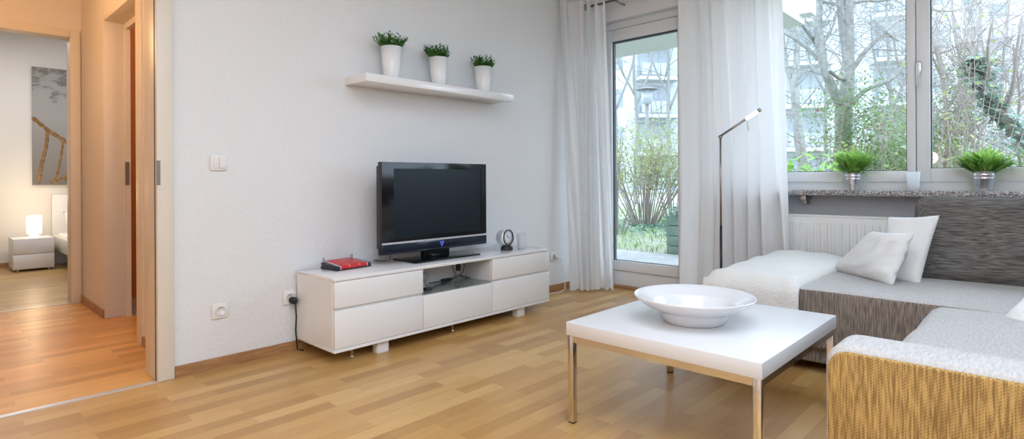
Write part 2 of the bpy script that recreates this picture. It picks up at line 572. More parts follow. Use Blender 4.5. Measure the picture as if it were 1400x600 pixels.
# hall narrow door frame
d = struct('door_2', MB().box(XH - .004, XH + .145, HD1, HD1 + .03, 0, HDZ + .03, .003).box(XH - .006, XH + .145, HD0 - .13, HD0, 0, HDZ + .03, .003)
           .box(XH - .004, XH + .145, HD0, HD1, HDZ, HDZ + .03, .003).box(XH + .115, XH + .145, HD1 - .03, HD1, 0, HDZ - .04).box(XH + .115, XH + .145, HD0, HD1, HDZ - .04, HDZ), M['casing'], label='cream frame of the narrow hallway doorway', cat='door frame')
MB().box(XH + .110, XH + .135, HD1 - .034, HD1 - .0295, 0.92, 1.08).build('strike_plate', M['steel'], d)
lf = MB().box(XH + .147, XH + .80, HD0 - .045, HD0 - .005, 0.01, HDZ - .01).build('door_leaf', M['casing'], d)
MB().tube([(XH + .72, HD0 - .006, 1.03), (XH + .72, HD0 + .045, 1.03), (XH + .62, HD0 + .045, 1.03)], .009).build('handle', M['chrome'], lf)
# bedroom door frame
d = struct('door_3', MB().box(0.828, 0.892, YE - .016, YE + .14, 0, 2.12, .003).box(-.14, -.08, YE - .016, YE + .14, 0, 2.12, .003).box(-.08, 0.828, YE - .016, YE + .14, 2.06, 2.12, .003),
           M['casing'], label='cream frame of the bedroom doorway', cat='door frame')

# balcony door
XD = 4.25
d = struct('door_4', MB().box(XD, XD + .07, DY1 - .055, DY1, 0.0, DZ).box(XD, XD + .07, DY0, DY0 + .055, 0, DZ).box(XD, XD + .07, DY0 + .055, DY1 - .055, 2.265, DZ)
           .box(XD, XD + .07, DY0 + .055, DY1 - .055, 0.02, .142), M['pvc'], label='white balcony door with one tall glass pane', cat='balcony door')
GY0, GY1, GZ0, GZ1 = 2.170, 2.795, 0.232, 2.155
sash = MB().box(XD - .018, XD + .05, GY1, DY1 - .045, .147, 2.255, .004).box(XD - .018, XD + .05, DY0 + .045, GY0, .147, 2.255, .004)
sash.box(XD - .018, XD + .05, GY0, GY1, .147, GZ0, .004).box(XD - .018, XD + .05, GY0, GY1, GZ1, 2.255, .004)
s_ = sash.build('sash', M['pvc'], d)
gk = MB()
for (a, b, c, e) in ((GY0, GY0 + .006, GZ0, GZ1), (GY1 - .012, GY1, GZ0, GZ1), (GY0, GY1, GZ1 - .014, GZ1), (GY0, GY1, GZ0, GZ0 + .004)):
    gk.box(XD + .0, XD + .03, a, b, c, e)
gk.build('gasket', M['gasket'], s_)
MB().box(XD + .016, XD + .022, GY0, GY1, GZ0, GZ1).build('pane', M['pane'], d)
MB().box(XD - .05, XD - .001, DY0, DY1, 0, .022, .003).build('threshold', M['oak'], d)

# window
XF = 4.25
win = struct('window_1', MB().box(XF, XF + .07, WY0, WY1, WZ0 + .026, .914).box(XF, XF + .07, WY1 - .05, WY1, .914, WZ1).box(XF, XF + .07, WY0, WY0 + .05, .914, WZ1)
             .box(XF, XF + .07, WY0 + .05, WY1 - .05, WZ1 - .05, WZ1), M['pvc'], label='wide white two part window above the radiator', cat='window')


def sash_win(y0, y1, st0, st1, zb, zt, name):
    s = MB().box(XF - .016, XF + .05, y0, y0 + st0, .916, zt, .004).box(XF - .016, XF + .05, y1 - st1, y1, .916, zt, .004)
    s.box(XF - .016, XF + .05, y0 + st0, y1 - st1, .916, zb, .004).box(XF - .016, XF + .05, y0 + st0, y1 - st1, zt - .07, zt, .004)
    o = s.build(name, M['pvc'], win)
    g = MB()
    a, b, c, e = y0 + st0, y1 - st1, zb, zt - .07
    for q in ((a, a + .005, c, e), (b - .007, b, c, e), (a, b, c, c + .005), (a, b, e - .01, e)):
        g.box(XF, XF + .03, *q)
    g.build('gasket', M['gasket'], o)
    MB().box(XF + .016, XF + .022, a, b, c, e).build('pane', M['pane'], o)
    return o


sl = sash_win(0.592, WY1 - .045, .046, .07, .986, WZ1 - .045, 'sash')
sr = sash_win(WY0 + .045, 0.588, .07, .068, .998, WZ1 - .045, 'sash')
hnd = MB().box(XF - .028, XF - .016, .562, .590, 1.575, 1.655, .004)
hnd.build('handle_plate', M['chrome'], win)
MB().tube([(XF - .02, .575, 1.635), (XF - .055, .575, 1.632), (XF - .062, .575, 1.61), (XF - .06, .576, 1.50)], [.008, .009, .010, .008], 10).build('handle', M['white'], win)

struct('window_sill', MB().box(4.02, XF + .03, WY0, WY1 + .03, .832, .866, .003), M['granite'], label='speckled grey granite window sill', cat='window sill')
br = MB().box(4.05, XW, 1.165, 1.20, 0.795, .832, .004).box(4.09, XW, 1.172, 1.193, .77, .80, .003)
tag(br.build('sill_bracket', M['steel']), 'small dark metal bracket under the left part of the granite sill', 'bracket')

# ================================================================== WALL FITTINGS
t = thing('light_switch', 'white double rocker light switch on the wall left of television', 'light switch', (1.055, YT, 1.035))
MB().box(1.015, 1.095, YT - .010, YT, .995, 1.075, .006, 3).build('plate', M['plastic'], t)
MB().box(1.0285, 1.0545, YT - .017, YT - .009, 1.007, 1.063, .003).build('rocker', M['plastic'], t)
MB().box(1.0555, 1.0815, YT - .017, YT - .009, 1.007, 1.063, .003).build('rocker', M['plastic'], t)


def socket(x, z, label, size=.08):
    t = thing('wall_socket', label, 'socket', (x, YT, z), None)
    h = size / 2
    MB().box(x - h, x + h, YT - .010, YT, z - h, z + h, .006, 3).build('plate', M['plastic'], t)
    rot = Matrix.Rotation(PI / 2, 3, 'X')
    MB().lathe([(.0255, .0), (.0255, .004), (.0205, .004), (.0195, -.004), (0, -.004)], (x, YT - .011, z), 28, rot=rot).build('insert', M['plastic'], t)
    pn = MB()
    for k in (-1, 1):
        pn.lathe([(0.003, 0), (0.003, .002), (0, .002)], (x + k * .0095, YT - .0065, z), 10, rot=rot)
        pn.box(x - .003, x + .003, YT - .012, YT - .006, z + k * .0185 - .003, z + k * .0185 + .003)
    pn.build('contact', M['greyp'], t)
    return t


socket(1.058, .288, 'white earthed wall socket low on the wall, below the light switch')
socket(1.420, .30, 'white wall socket half hidden by the left end of the white console', .08)
MB_plug = MB().lathe([(.019, 0), (.019, .03), (.008, .045), (0, .045)], (1.428, YT - .013, .285), 16, rot=Matrix.Rotation(PI / 2, 3, 'X'))
MB_plug.tube([(1.428, YT - .05, .285), (1.43, YT - .06, .20), (1.436, YT - .04, .12), (1.44, YT - .05, .02), (1.47, YT - .06, .008)], .004, 8)
tag(MB_plug.build('power_plug', M['cable']), 'black power plug and cord at the left end of the white console', 'plug')
socket(3.710, .292, 'white wall socket between the white console and the left curtain')
cd = MB().lathe([(.018, 0), (.018, .028), (.007, .042), (0, .042)], (3.725, YT - .013, .292), 16, rot=Matrix.Rotation(PI / 2, 3, 'X'))
cd.tube([(3.725, YT - .05, .292), (3.75, YT - .055, .28), (3.775, YT - .05, .22), (3.79, YT - .06, .10), (3.77, YT - .08, .02), (3.70, YT - .09, .006), (3.55, YT - .06, .006), (3.36, YT - .07, .006)], .0035, 8)
tag(cd.build('wall_plug', M['cablew']), 'white plug with a white cord hanging to the floor beside the left curtain', 'cord')

# ================================================================== SHELF AND POTS
SX0, SX1, SY0, SZ0, SZ1 = 1.768, 2.995, 2.818, 1.511, 1.558
tag(MB().box(SX0, SX1, SY0, YT, SZ0, SZ1, .002).build('wall_shelf', M['gloss'], at=(2.38, YT, SZ0)), 'long white floating wall shelf above the television', 'shelf')


def pot_plant(x, h, rt, rb, label, seed, lean=0):
    rnd = random.Random(seed)
    y, z = 2.935, SZ1
    t = thing('potted_plant', label, 'potted plant', (x, y, z), 'white potted plants on the wall shelf')
    MB().lathe([(0, 0), (rb - .003, 0), (rb, .004), (rt, h), (rt - .004, h), (rt - .010, h - .02), (0, h - .02)], (x, y, z), 40).build('pot', M['pot'], t)
    fo = MB()
    for i in range(85):
        a = rnd.random() * 2 * PI
        r0 = rt * .8 * math.sqrt(rnd.random())
        o = Vector((x + r0 * math.cos(a), y + r0 * math.sin(a) * .8, z + h - .02))
        tilt = rnd.uniform(.1, 1.0)
        dr = Vector((math.cos(a) * tilt + lean * .2, math.sin(a) * tilt * .7, 1)).normalized()
        ln = rnd.uniform(.045, .10)
        tip = o + dr * ln
        fo.tube([o, tip], [.0014, .0008], 4, False)
        for k in range(9):
            tt = .3 + .7 * k / 8
            b = a + rnd.uniform(-2, 2)
            fo.leaf(o + dr * ln * tt, Vector((math.cos(b), math.sin(b), rnd.uniform(.2, 1.2))), rnd.uniform(.018, .032), .008, .2, 2)
    fo.build('foliage', M['leafd'], t)
    return t


pot_plant(2.020, .203, .0675, .047, 'tall white tapered pot with dark green plant, nearest the left end of shelf', 3)
pot_plant(2.392, .194, .0655, .046, 'white tapered pot with dark green plant in the middle of the shelf', 5, -1)
pot_plant(2.798, .190, .0645, .0455, 'white tapered pot with dark green plant, nearest the curtain end of shelf', 9)

# ================================================================== CONSOLE
CX0, CX1, CY0, CY1, CZ0, CZ1 = 1.453, 3.152, 2.62, 3.022, .066, .447
V1, V2 = 2.017, 2.573
t = thing('media_console', 'long low white gloss media console under the television', 'media console', ((CX0 + CX1) / 2, 2.82, 0))
MB().box(CX0, CX1, CY0 + .001, CY1, CZ1 - .018, CZ1, .0015).build('top_panel', M['gloss'], t)
MB().box(CX0, CX1, CY0 + .001, CY1, CZ0, CZ0 + .016, .0015).build('bottom_panel', M['gloss'], t)
MB().box(CX0, CX0 + .018, CY0 + .02, CY1, CZ0 + .016, CZ1 - .018).build('side_panel', M['gloss'], t)
MB().box(CX1 - .018, CX1, CY0 + .02, CY1, CZ0 + .016, CZ1 - .018).build('side_panel', M['gloss'], t)
MB().box(CX0 + .018, CX1 - .018, CY1 - .01, CY1, CZ0 + .016, CZ1 - .018).build('back_panel', M['gloss'], t)
MB().box(V1 - .018, V1, CY0 + .02, CY1 - .01, CZ0 + .016, CZ1 - .018).build('divider', M['gloss'], t)
MB().box(V2, V2 + .018, CY0 + .02, CY1 - .01, CZ0 + .016, CZ1 - .018).build('divider', M['gloss'], t)
MB().box(V1, V2, CY0 + .022, CY1 - .01, .262, .278).build('compartment_shelf', M['gloss'], t)
MB().box(V1 + .002, V2 - .002, CY0 + .004, CY1 - .02, .280, .286).build('glass_plate', M['clear'], t)
for (a, b) in ((CX0 + .004, V1 - .002), (V2 + .003, CX1 - .004)):
    MB().box(a, b, CY0 + .001, CY0 + .019, .292, CZ1 - .021, .0015).build('drawer_front', M['gloss'], t)
    MB().box(a, b, CY0 + .012, CY0 + .022, .276, .292).build('finger_groove', M['groove'], t)
for (a, b) in ((CX0 + .004, V1 - .002), (V1 + .001, V2 - .001), (V2 + .003, CX1 - .004)):
    MB().box(a, b, CY0 + .001, CY0 + .019, CZ0 + .019, .276, .0015).build('drawer_front', M['gloss'], t)
for x in (1.725, 2.84):
    for y in (2.648, 2.955):
        MB().box(x, x + .072, y, y + .05, 0, CZ0, .002).build('leg', M['gloss'], t)
for x, y in ((1.60, 2.70), (2.30, 2.70)):
    MB().lathe([(.012, 0), (.012, .01), (.007, .012), (.007, CZ0), (0, CZ0)], (x, y, 0), 14).build('support_foot', M['chrome'], t)

MB().box(V1, V2, 2.886, 2.896, .278, CZ1 - .018).build('compartment_back', M['gloss'], t)

# cables in the open compartment
cb = MB()
P = lambda x, y, z: (x, y, z)
cb.tube([P(2.462, 2.878, .425), P(2.455, 2.875, .36), P(2.475, 2.86, .31), P(2.40, 2.84, .298), P(2.28, 2.80, .302), P(2.17, 2.765, .310)], .0028, 6)
cb.tube([P(2.545, 2.878, .425), P(2.555, 2.87, .36), P(2.53, 2.86, .325), P(2.47, 2.85, .302), P(2.33, 2.79, .292), P(2.17, 2.72, .290), P(2.12, 2.70, .290)], .0028, 6)
cb.tube([P(2.49, 2.86, .310), P(2.52, 2.83, .292), P(2.545, 2.80, .2895)], .0028, 6)
cb.tube([P(2.50, 2.86, .305), P(2.535, 2.85, .300), P(2.56, 2.85, .292)], .0028, 6)
tag(cb.build('cable_tangle', M['cable']), 'tangle of thin black cables in the open console compartment', 'cable')
tag(MB().box(2.492, 2.516, 2.862, 2.8855, .335, .4285, .003).build('power_strip', M['blackm']), 'upright black power strip at the back of the console compartment', 'power strip')
tag(MB().box(2.335, 2.415, 2.835, 2.855, .2865, .304, .004).build('power_adapter', M['blackm']), 'small black adapter lying at the back of the console compartment', 'adapter')
tag(MB().box(2.080, 2.128, 2.675, 2.708, .2865, .303, .004).build('plug_connector', M['blackm']), 'black connector lying at front left of the console compartment', 'connector')
tag(MB().lathe([(.0, 0), (.032, 0), (.034, .012), (.028, .022), (0, .022)], (2.125, 2.775, .352), 24, rot=Matrix.Rotation(PI / 2, 3, 'X')).lathe([(.016, 0), (.014, .01), (.008, .014), (.008, .04), (0, .04)], (2.125, 2.764, .2865), 12)
    .build('round_device', M['greyp']), 'round grey device at left end of the console compartment', 'device')

# ================================================================== TELEVISION
t = thing('television', 'black flat television with silver stripe on the white console', 'television', (2.27, 2.86, CZ1))
TX0, TX1, TYF, TZ0, TZ1 = 1.850, 2.685, 2.795, .507, 1.050
MB().box(TX0, TX1, TYF, TYF + .035, TZ0, TZ1, .003).box(TX0 + .02, TX1 - .02, TYF + .035, TYF + .085, TZ0 + .03, TZ1 - .02, .008).build('housing', M['blackm'], t)
SCX0, SCX1, SCZ0, SCZ1 = 1.933, 2.635, .585, 1.012
bz = MB()
bz.box(TX0 + .001, SCX0, TYF - .006, TYF, .582, TZ1).box(SCX1, TX1 - .001, TYF - .006, TYF, .582, TZ1)
bz.box(SCX0, SCX1, TYF - .006, TYF, SCZ1, TZ1).box(SCX0, SCX1, TYF - .006, TYF, .582, SCZ0 + .022)
bz.build('bezel', M['black'], t)
MB().box(SCX0, SCX1, TYF - .003, TYF - .0005, SCZ0 + .022, SCZ1).build('screen', M['screen'], t)
MB().box(TX0 + .003, TX1 - .001, TYF - .010, TYF, .568, .578).build('silver_stripe', M['silver'], t)
MB().box(TX0 + .003, TX1 - .001, TYF - .008, TYF, TZ0 + .003, .568, .002).build('speaker_bar', M['navy'], t)
lg = MB()
cx, cz, q = 2.292, .541, .014
tri = [(cx - q, cz + q), (cx + q, cz + q), (cx, cz - q)]
for i in range(3):
    a, b = tri[i], tri[(i + 1) % 3]
    lg.tube([(a[0], TYF - .009, a[1]), (b[0], TYF - .009, b[1])], .0017, 6)
lg.tube([(cx - q * .45, TYF - .009, cz + q * .5), (cx, TYF - .009, cz - q * .3), (cx + q * .45, TYF - .009, cz + q * .5)], .0009, 6)
lg.build('emblem', M['blue'], t)
MB().box(2.19, 2.395, 2.835, 2.875, CZ1 + .011, TZ0 + .04, .003).build('neck', M['black'], t)
MB().box(2.035, 2.565, 2.72, 2.955, CZ1, CZ1 + .012, .004).build('stand_base', M['black'], t)
MB().tube([(1.95, 2.84, .52), (1.945, 2.845, .49), (1.955, 2.86, .47), (1.95, 2.90, .455), (1.95, 3.0, .452), (1.95, 3.03, .45)], .003, 6).build('cord', M['cable'], t)

# ================================================================== ROUTER
rot = Matrix.Rotation(math.radians(6), 3, 'Z')
rc = Vector((1.688, 2.905, CZ1))
t = thing('wifi_router', 'red and black internet router on left end of the console', 'router', rc)


def rbox(mb, x0, x1, y0, y1, z0, z1, bev, tilt=0.0):
    b = MB().box(x0, x1, y0, y1, z0, z1, bev, 3)
    mb.add([rc + rot @ Vector((v.x, v.y, v.z + tilt * v.y)) for v in b.v], b.f, True)
    return mb


rbox(MB(), -.118, .118, -.075, .075, 0, .018, .005).build('base', M['blackm'], t)
rbox(MB(), -.088, .088, -.078, .078, .015, .036, .008, .12).build('cover', M['red'], t)
for k in (-.118, .090):
    rbox(MB(), k, k + .028, -.073, .073, .012, .030, .006, .1).build('end_cap', M['blackm'], t)
for k in (-.0925, .0875):
    rbox(MB(), k, k + .005, -.077, .077, .014, .0345, .002, .12).build('chrome_strip', M['silver'], t)
for k in (-.036, .031):
    rbox(MB(), k, k + .005, -.079, -.045, .026, .0368, .0015, .12).build('indicator', M['orange'], t)
for k in (-.1, .09):
    rbox(MB(), k - .008, k + .008, .068, .074, .02, .062, .0025).build('antenna', M['greyp'], t)
MB().tube([rc + rot @ Vector((.118, .02, .014)), rc + Vector((.15, .02, .012)), rc + Vector((.18, .07, .006)), rc + Vector((.18, .118, .004))], .003, 6).build('cord', M['cablew'], t)

# ================================================================== CLOCK
cc = Vector((2.895, 2.80, CZ1))
t = thing('alarm_clock', 'round silver alarm clock with pale dial on a black foot', 'clock', cc)
MB().lathe([(0, 0), (.036, 0), (.038, .003), (.036, .016), (.026, .022), (0, .022)], cc, 32).build('foot', M['blackm'], t)
nz_ = Vector((.10, -1, .06)).normalized()
q = nz_.to_track_quat('Z', 'Y').to_matrix()
ctr = cc + Vector((0, .005, .071))
MB().lathe([(0, -.05), (.034, -.05), (.046, -.038), (.0515, -.01), (.0515, .014), (.047, .016), (0, .016)], ctr, 40, rot=q).build('housing', M['silver'], t)
MB().lathe([(.041, .014), (.0475, .014), (.0475, .0205), (.0415, .0205), (.041, .014)], ctr, 40, rot=q).build('rim', M['blackm'], t)
dl = MB().lathe([(0, .0165), (.042, .0165), (.042, .0168), (0, .0168)], ctr, 36, rot=q).build('dial', M['dial'], t)
mk = MB()
for k in range(12):
    a = k * PI / 6
    e = Vector((math.sin(a), math.cos(a), 0))
    w = .0013 if k % 3 else .002
    s_ = Vector((e.y, -e.x, 0))
    pts = [e * .031 + s_ * w, e * .031 - s_ * w, e * .038 - s_ * w, e * .038 + s_ * w]
    mk.add([ctr + q @ (p + Vector((0, 0, .0172))) for p in pts], [(0, 1, 2, 3)])
mk.build('hour_mark', M['blackm'], dl)


def clock_hand(ang, ln, w, name):
    # angle clockwise from twelve, as seen from the front
    e = Vector((math.sin(ang), math.cos(ang), 0))
    s_ = Vector((e.y, -e.x, 0))
    pts = [-e * .006 + s_ * w, -e * .006 - s_ * w, e * ln - s_ * w * .6, e * ln + s_ * w * .6]
    v = [ctr + q @ (p + Vector((0, 0, .0180))) for p in pts]
    MB().add(v, [(0, 1, 2, 3)]).build(name, M['blackm'], dl)


UPX = (q @ Vector((1, 0, 0)))
sgn = 1 if UPX.dot(Vector((1, 0, 0))) > 0 else -1
clock_hand(sgn * math.radians(297), .022, .0022, 'hour_hand')
clock_hand(sgn * math.radians(332), .034, .0016, 'minute_hand')


t.scale = (1.2, 1.2, 1.2)


def tumbler(c, rb, rt, h, label, group):
    c = Vector(c)
    o = MB().lathe([(0, 0), (rb, 0), (rb + .001, .004), (rt, h), (rt - .003, h), (rb - .002, .008), (0, .008)], c, 32).build('frosted_tumbler', M['frost'], at=c)
    return tag(o, label, 'tumbler', group)


tumbler((3.025, 2.775, CZ1), .0285, .037, .106, 'frosted white glass tumbler standing on right end of the console', 'frosted tumblers')
tumbler((4.10, .587, .866), .027, .036, .112, 'frosted white glass tumbler on the window sill between two plants', 'frosted tumblers')

# ================================================================== ZINC BUCKET PLANTS ON THE SILL


def bucket_plant(y, rt, rb, h, spread, lh, seed, label):
    rnd = random.Random(seed)
    x, z = 4.11, .866
    t = thing('zinc_pot_plant', label, 'potted plant', (x, y, z), 'grassy plants in zinc pots on the window sill')
    b = MB().lathe([(0, 0), (rb, 0), (rb, .004), (rb + (rt - rb) * .62, h * .62), (rb + (rt - rb) * .66 + .002, h * .66), (rb + (rt - rb) * .7, h * .7), (rb + (rt - rb) * .8, h * .8),
                    (rb + (rt - rb) * .84 + .002, h * .84), (rb + (rt - rb) * .88, h * .88), (rt, h), (rt + .002, h + .002), (rt - .002, h), (rt - .006, h - .02), (0, h - .02)], (x, y, z), 36)
    b.build('pot', M['zinc'], t)
    fo = MB()
    for i in range(150):
        a = rnd.random() * 2 * PI
        r0 = rt * .6 * rnd.random()
        o = Vector((x + r0 * math.cos(a), y + r0 * math.sin(a), z + h - .02))
        out = rnd.uniform(.05, 1.0) ** .8
        dx = math.cos(a) * out * .8
        if dx > 0:
            dx *= .55
        dr = Vector((dx, math.sin(a) * out * spread / .11, rnd.uniform(.75, 1.1)))
        ln = rnd.uniform(.6, 1.0) * (lh + .35 * spread * out)
        drn = dr.normalized()
        fo.tube([o, o + drn * ln * .6], [.0012, .0009], 3, False)
        for k in range(5):
            tt = .35 + .75 * k / 5
            b_ = a + rnd.uniform(-1.1, 1.1)
            dd = drn + Vector((math.cos(b_) * .5, math.sin(b_) * .7, rnd.uniform(-.1, .5)))
            if dd.x > .5:
                dd.x = .2
            fo.leaf(o + drn * ln * tt * .75, dd, rnd.uniform(.045, .08), rnd.uniform(.008, .0125), rnd.uniform(.2, .9), 3)
    fo.build('foliage', M['leafb'], t)
    return t


bucket_plant(.905, .045, .037, .105, .125, .175, 21, 'bushy bright green plant in zinc pot beside the long curtain')
bucket_plant(.262, .049, .040, .106, .175, .135, 22, 'low spreading bright green plant in zinc pot behind the sofa cushion')

# ================================================================== CURTAINS AND ROD


def curtain(plan_top, plan_bot, z0, z1, name, label, seed, nz=44, fold=.02, nf=9, flare=0.01, ripple=.012):
    rnd = random.Random(seed)

    def sample(pl, t):
        ls = [(Vector(pl[i + 1]) - Vector(pl[i])).length for i in range(len(pl) - 1)]
        tot = sum(ls)
        d_ = t * tot
        for i, l in enumerate(ls):
            if d_ <= l or i == len(ls) - 1:
                return Vector(pl[i]).lerp(Vector(pl[i + 1]), min(1, d_ / l))
            d_ -= l
    n = nf * 14
    ph = rnd.random() * 6
    P_ = []
    for j in range(nz + 1):
        v = j / nz
        z = z0 + (z1 - z0) * v
        row = []
        for i in range(n + 1):
            u = i / n
            a, b = sample(plan_top, u), sample(plan_bot, u)
            p = b.lerp(a, v)
            p2 = (b.lerp(a, v))
            pa, pb = sample(plan_top, min(1, u + .01)), sample(plan_bot, min(1, u + .01))
            tg = (pb.lerp(pa, v) - p2)
            if tg.length < 1e-6:
                tg = Vector((0, -1))
            tg.normalize()
            nm = Vector((tg.y, -tg.x))
            w = u * nf + .9 * noise.noise(Vector((u * 3, v * .8, seed)))
            amp = fold * (1 + .7 * noise.noise(Vector((u * 6, v * 1.2, seed + 9)))) + flare * (1 - v) ** 2
            off = amp * math.sin(2 * PI * w + ph) + .3 * amp * math.sin(4 * PI * w + ph * 2 + v)
            off += ripple * (1 - v) * noise.noise(Vector((u * 14, v * 5, seed + 3)))
            zz = z + (0.012 * noise.noise(Vector((u * 9, 0, seed))) if j == 0 else 0)
            row.append((p.x + nm.x * off, p.y + nm.y * off, zz))
        P_.append(row)
    o = MB().grid(P_).build(name, M['curtain'], at=(plan_bot[0][0], plan_bot[0][1], z0))
    return tag(o, label, 'curtain', 'floor length white curtains')


curtain([(3.775, 3.015), (3.83, 2.99), (3.93, 2.93), (4.0, 2.84), (4.01, 2.70)], [(3.80, 2.93), (3.84, 2.86), (3.94, 2.80), (4.03, 2.75), (4.08, 2.68)], .012, 2.475,
        'curtain', 'narrow white curtain gathered against the television wall, left of the balcony door', 4, fold=.030, nf=5, flare=.006)
curtain([(3.955, 2.005), (3.955, 1.275)], [(3.955, 1.99), (3.955, 1.225)], .012, 2.475,
        'curtain', 'wide white sheer curtain hanging between the balcony door and the window', 8, fold=.034, nf=6, ripple=.012)
t = thing('curtain_rod', 'steel curtain rod with round finial above the balcony door', 'curtain rod', (4.0, 2.9, 2.43))
MB().tube([(4.0, 2.90, 2.43), (4.0, -1.8, 2.43)], .0105, 14).build('rod', M['steel'], t)
rot = Matrix.Rotation(PI / 2, 3, 'X')
MB().lathe([(.012, -.03), (.014, -.012), (.027, -.008), (.029, .0), (.027, .008), (.014, .012), (0, .013)], (4.0, 2.90, 2.43), 28, rot=rot).build('finial', M['steel'], t)
for y in (2.62, .4):
    MB().tube([(4.0, y, 2.43), (4.08, y, 2.43), (XW, y, 2.43)], .007, 10).build('bracket', M['steel'], t)

# ================================================================== FLOOR LAMP
lb = Vector((3.80, 1.632, 0))
t = thing('floor_lamp', 'thin steel reading floor lamp lit in front of the wide curtain', 'floor lamp', lb)
MB().lathe([(0, 0), (.12, 0), (.122, .006), (.118, .018), (.02, .024), (0, .024)], lb, 40).build('base', M['steel'], t)
MB().tube([lb + Vector((0, 0, .02)), lb + Vector((0, 0, .62))], .0085, 12).build('pole', M['blackm'], t)
MB().tube([lb + Vector((0, 0, .60)), lb + Vector((0, -.0, 1.22))], .0068, 12).build('upper_pole', M['steel'], t)
e0, e1 = Vector((3.80, 1.632, 1.235)), Vector((3.80, 1.363, 1.394))
MB().lathe([(0, -.014), (.011, -.012), (.011, .012), (0, .014)], (3.8, 1.632, 1.23), 14, rot=Matrix.Rotation(PI / 2, 3, 'Y')).build('joint', M['steel'], t)
MB().tube([e0, e0.lerp(e1, .66)], .0082, 12).build('arm', M['steel'], t)
hd = MB().tube([e0.lerp(e1, .64), e0.lerp(e1, .67), e0.lerp(e1, .93), e0.lerp(e1, .95)], [.008, .0135, .0135, .010], 14).build('lamp_glass', M['lampglow'], t)
MB().tube([e0.lerp(e1, .93), e0.lerp(e1, .95), e0.lerp(e1, 1.0)], [.010, .014, .012], 14).build('tip_cap', M['steel'], t)
MB().tube([e0.lerp(e1, .68) + Vector((0, 0, -.01)), e0.lerp(e1, .69) + Vector((0, 0, -.06)), e0.lerp(e1, .715) + Vector((0, 0, -.09))], .002, 6).build('pull_wire', M['steel'], t)

# ================================================================== RADIATOR
t = thing('radiator', 'white panel radiator with vertical ribs under the window', 'radiator', (4.10, 0, 0))
RY0, RY1, RX0, RX1, RZ0, RZ1 = -1.2, 1.33, 4.075, 4.16, .14, .703
pr, rows = [], []
n = int((RY1 - RY0) / .0417)
for k in range(n):
    y = RY0 + .02 + k * .0417
    pr += [(y, 0), (y + .010, 0), (y + .014, -.009), (y + .033, -.009), (y + .037, 0)]
pr.append((RY1 - .01, 0))
for (z, s) in ((RZ0 + .01, 1), (RZ0 + .05, 0), (RZ0 + .055, -1), (RZ1 - .055, -1), (RZ1 - .045, 0), (RZ1 - .012, 0)):
    rows.append([(RX0 + .004 + (d_ if s == -1 else 0), y, z) for (y, d_) in pr])
MB().grid(rows, False).build('front_panel', M['rad'], t)
MB().box(RX0 + .006, RX1 - .01, RY0, RY1, RZ0, RZ1 - .008).build('body', M['rad'], t)
MB().box(RX0, RX1, RY0 - .004, RY1 + .004, RZ1 - .014, RZ1, .003).build('top_grille', M['rad'], t)
MB().tube([(4.12, -1.1, RZ0), (4.12, -1.1, 0)], .01, 10).build('pipe', M['rad'], t)

# ================================================================== COFFEE TABLE
KX0, KX1, KY0, KY1, KZ = 1.735, 2.548, .622, 1.360, .390
t = thing('coffee_table', 'white rectangular coffee table on square steel legs', 'coffee table', ((KX0 + KX1) / 2, (KY0 + KY1) / 2, 0))
MB().box(KX0, KX1, KY0, KY1, KZ - .050, KZ, .0012).build('tabletop', M['white'], t)
lgs = .025
fr = MB()
fz0, fz1 = KZ - .075, KZ - .050
fr.box(KX0 + .004, KX0 + .004 + lgs, KY0 + lgs + .004, KY1 - lgs - .004, fz0, fz1).box(KX1 - .004 - lgs, KX1 - .004, KY0 + lgs + .004, KY1 - lgs - .004, fz0, fz1)
fr.box(KX0 + .004 + lgs, KX1 - .004 - lgs, KY0 + .004, KY0 + .004 + lgs, fz0, fz1).box(KX0 + .004 + lgs, KX1 - .004 - lgs, KY1 - .004 - lgs, KY1 - .004, fz0, fz1)
fr.build('frame', M['chrome'], t)
for x in (KX0 + .004, KX1 - .004 - lgs):
    for y in (KY0 + .004, KY1 - .004 - lgs):
        l_ = MB().box(x, x + lgs, y, y + lgs, .005, fz1, .0015).build('leg', M['chrome'], t)
        MB().box(x + .001, x + lgs - .001, y + .001, y + lgs - .001, 0, .0052).build('foot_cap', M['blackm'], l_)

bc = Vector((2.075, 1.000, KZ))
prof = [(0, .004), (.098, .004), (.100, 0), (.108, 0), (.114, .005), (.124, .018), (.132, .032), (.137, .041), (.143, .0455), (.160, .053), (.185, .0655), (.207, .080), (.222, .0935), (.2268, .1000), (.2258, .1030), (.221, .1028), (.200, .092), (.172, .079),
        (.158, .0735), (.151, .070), (.146, .062), (.137, .040), (.122, .020), (.10, .013), (.04, .011), (0, .011)]
tag(MB().lathe(prof, bc, 96).build('bowl', M['ceramic'], at=bc), 'wide rimmed white ceramic bowl on the coffee table', 'bowl')

# ================================================================== SOFA
t = thing('corner_sofa', 'L shaped grey brown tweed corner sofa with low arm', 'sofa', (2.4, .2, 0))
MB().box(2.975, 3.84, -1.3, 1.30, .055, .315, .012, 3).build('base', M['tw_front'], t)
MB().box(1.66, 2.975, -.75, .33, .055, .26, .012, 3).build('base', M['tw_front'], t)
fr_ = MB().soft((3.39, .0, .275), (.92, 2.65, .285), .022, 40, puff=(0, 0, .004), nz=.004, nsc=3)
# split: lit-toned tops streak along the seat, shade-toned fronts streak vertical
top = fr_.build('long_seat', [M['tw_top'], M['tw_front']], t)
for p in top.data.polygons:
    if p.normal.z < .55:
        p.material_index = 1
MB().soft((2.27, -.19, .315), (1.20, 1.09, .225), .05, 26, puff=(0, 0, .006), nz=.006, nsc=4, seed=3).build('short_seat', M['tw_top'], t)


